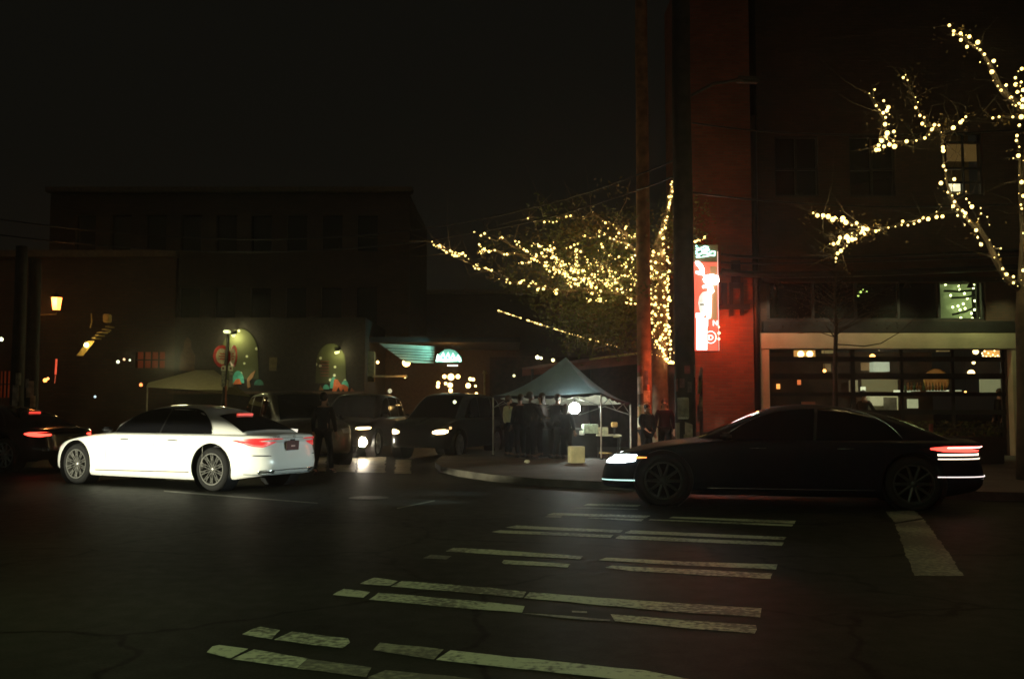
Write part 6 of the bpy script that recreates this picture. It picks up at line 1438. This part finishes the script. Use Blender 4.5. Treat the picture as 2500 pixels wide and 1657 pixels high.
def person(label, loc, rz, top, legc, hair, height=1.70, larm=None, rarm=None, lean=0.0, stride=0.0, skin=(.45, .27, .18), long_hair=False, group='people around the tent'):
    if rz < R(60) and 'crowd' in label or 'left of the tent' in label or 'goods' in label: skin = (.16, .09, .06)  # darker skin stands in for shade on the backlit crowd
    root = thing('person', label, 'person', loc, rz, group); s = height / 1.72; V3 = lambda x, y, z: (x * s, (y + lean * max(0, z - .9)) * s, z * s)
    pel, spn, chs, nk = V3(0, 0, .95), V3(0, 0, 1.14), V3(0, 0, 1.33), V3(0, 0, 1.47)
    hd = [(nk, .055), (V3(0, .015, 1.54), .058), (V3(0, .02, 1.61), (.078, .092)), (V3(0, .01, 1.69), (.070, .082))]
    chains = [[(pel, (.15, .105)), (spn, (.125, .095)), (chs, (.155, .11)), *hd], [(V3(0, .02, 1.61), (.078, .092)), (V3(0, .115, 1.60), .016)]]
    arms = {}
    for sg, A in ((1, rarm), (-1, larm)):
        el, wr = A or ((.25, .0, 1.12), (.27, .06, .87)); sh_ = V3(sg * .18, 0, 1.41); el = V3(sg * el[0], el[1], el[2]); wr = V3(sg * wr[0], wr[1], wr[2]); d = (Vector(wr) - Vector(el)).normalized()
        pm = tuple(Vector(wr) + d * .07 * s); side = d.cross(Vector((0, 0, 1))) if abs(d.z) < .8 else d.cross(Vector((0, 1, 0))); side.normalize(); nrm = side.cross(d)
        chains.append([(chs, (.155, .11)), (sh_, .062), (el, .042), (wr, .028), (pm, (.036, .020))]); arms[sg] = (sh_, el, wr)
        for i, (o_, L) in enumerate(((-.027, .060), (-.009, .072), (.009, .068), (.027, .052))):
            b0 = Vector(pm) + side * o_ + d * .022; b1 = b0 + d * L * .5 + nrm * .006; b2 = b1 + d * L * .4 + nrm * .020; chains.append([(pm, (.036, .020)), (tuple(b0), .0095), (tuple(b1), .0085), (tuple(b2), .007)])
        t0 = Vector(wr) + d * .03 + side * .03; t1 = t0 + side * .024 + d * .030; t2 = t1 + d * .026; chains.append([(wr, .028), (tuple(t0), .012), (tuple(t1), .010), (tuple(t2), .008)])
    legs = {}
    for sg in (1, -1):
        st = stride * sg; hip = V3(sg * .09, 0, .90); kn = (sg * .10 * s, (st * .5 + .03) * s, .49 * s); an = (sg * .10 * s, (st - .02) * s, .09 * s); bl = (sg * .11 * s, (st + .12) * s, .035 * s); to = (sg * .115 * s, (st + .19) * s, .03 * s)
        chains.append([(pel, (.15, .105)), (hip, .088), (kn, .058), (an, .040), (bl, .036), (to, .024)]); legs[sg] = (hip, kn, an)
    skin_body('body', chains, mat('skin_%d' % int(skin[0] * 100), skin, .5), root)
    tm = mat('top_%d_%d_%d' % tuple(int(c * 100) for c in top), top, .9, var=.15, scale=12, spec=.08); lm = mat('trousers_%d_%d' % (int(legc[0] * 100), int(legc[2] * 100)), legc, .9, var=.15, scale=12, spec=.08)
    tc_ = [[(V3(0, 0, .84), (.165, .125)), (pel, (.17, .125)), (spn, (.14, .11)), (chs, (.17, .125)), (V3(0, 0, 1.43), (.10, .08))]]
    for sg in (1, -1): sh_, el, wr = arms[sg]; tc_.append([(chs, (.17, .125)), (sh_, .074), (el, .054), (tuple(Vector(wr) * .9 + Vector(el) * .1), .040)])
    skin_body('jacket', tc_, tm, root)
    lc = []
    for sg in (1, -1): hip, kn, an = legs[sg]; lc.append([(pel, (.158, .113)), (hip, .100), (kn, .070), (an, .056)])
    skin_body('trousers', lc, lm, root)
    for sg in (1, -1):
        hip, kn, an = legs[sg]; MB().box((an[0], an[1] + .07 * s, .045 * s), (.095, .27, .08), bev=.03).build('shoe', mat('shoe_dark', (.02, .018, .016), .6), root, True)
    hc = Vector(V3(0, .0, 1.645)); h = MB(); h.ball(hc + Vector((0, -.018, .022)), .103 * s, 16, (.92, 1.0, 1.0))
    if long_hair: h.ball(hc + Vector((0, -.05, -.09)), .095 * s, 14, (.95, .6, 1.5))
    h.build('hair', mat('hair_%d' % int(hair[0] * 100), hair, .6), root, True)
    ey = MB()
    for sg in (1, -1): ey.ball(Vector(V3(sg * .032, .105, 1.615)), .011, 8)
    ey.build('eyes', mat('eye_dark', (.02, .015, .012), .3), root, True)
    for sg in (1, -1): MB().ball(Vector(V3(sg * .083, .0, 1.605)), .02, 8, (.5, .8, 1.4)).build('ear', mat('skin_%d' % int(skin[0] * 100), skin, .5), root, True)
    MB().box(Vector(V3(0, .103, 1.565)), (.045, .012, .010), bev=.004).build('mouth', mat('lips', (.30, .10, .08), .5), root, True)
    return root


gp_ = lambda x, Y: (P(x, 1000, Y).x, Y, .127)
dk = (.009, .008, .009); ftr = ((.24, .16, 1.14), (.20, .38, 1.08))
person('person in a bright cream top standing just inside the left tent leg', gp_(1242, 25.7), R(-60), (.70, .72, .50), dk, (.03, .02, .015), 1.52, rarm=ftr)
person('person in a black coat with their back to us at the left of the tent', gp_(1270, 25.1), R(35), dk, dk, (.02, .015, .01), 1.55)
person('tall person in dark clothes, second from the left in the tent crowd', gp_(1295, 24.5), R(-50), (.02, .02, .022), (.014, .014, .018), (.02, .015, .01), 1.60, rarm=ftr)
person('person in a dark hooded jacket in the middle of the tent crowd', gp_(1322, 25.2), R(60), (.025, .02, .018), dk, (.02, .015, .01), 1.58, long_hair=True)
person('person in dark clothes leaning toward the goods under the lamp', gp_(1352, 24.7), R(-40), (.02, .018, .02), (.02, .018, .016), (.025, .018, .01), 1.55, larm=ftr, rarm=ftr, lean=.25)
person('short person in black before the dark table, right of the crowd', gp_(1382, 24.6), R(-30), dk, dk, (.02, .015, .01), 1.30, long_hair=True)
person('dark haired person in a black jacket leaning beside the wooden pole', (P(1568, 0, 22.9).x, 22.9, .127), R(200), (.022, .02, .02), dk, (.015, .012, .01), 1.30, rarm=((.26, .1, 1.16), (.12, .22, 1.0)), skin=(.50, .26, .16), lean=.12)
person('person in plum clothes standing between the two poles', (P(1612, 0, 23.2).x, 23.2, .127), R(170), (.03, .01, .018), dk, (.03, .015, .012), 1.42, skin=(.4, .22, .15), long_hair=True)
person('dark haired diner in front of the pale green screen inside the restaurant', (P(2408, 0, 31.2).x, 31.2, .14), R(90), dk, dk, (.02, .015, .01), 1.78, group='people in the restaurant')
person('cook in a dark apron at the left end of the kitchen hatch', (P(2086, 0, 31.0).x, 31.0, .14), R(-60), (.10, .09, .07), dk, (.02, .015, .01), 1.72, rarm=ftr, group='people in the restaurant')
person('person in black walking in the road behind the white sedan boot', (P(803, 0, 21.0).x, 21.0, 0), R(-15), dk, dk, (.015, .012, .01), 1.66, stride=.22, group='people in the road')

# ================================================================ haze added to lift the blacks and halo the lamps
hz = bpy.data.materials.new('haze'); hz.use_nodes = True; n_ = hz.node_tree; n_.nodes.remove(n_.nodes['Principled BSDF'])
v_ = n_.nodes.new('ShaderNodeVolumePrincipled'); v_.inputs['Density'].default_value = .0019; v_.inputs['Color'].default_value = (.92, .90, .85, 1); v_.inputs['Anisotropy'].default_value = .85
n_.links.new(v_.outputs[0], n_.nodes['Material Output'].inputs['Volume'])
MB().box((0, 70, 9.5), (224, 206, 21)).build('haze', hz, kind='stuff')
# far end of the side street
fb = thing('far_block', 'dark far block closing the side street behind the diner', 'building')
MB().box((2, 66, 4.2), (34, 8, 8.4)).build('wall', b_dark, fb); MB().box((2, 61.9, 8.5), (34.4, .5, .25)).build('cornice', mat('cornice_stone', (.12, .09, .06), .8), fb)
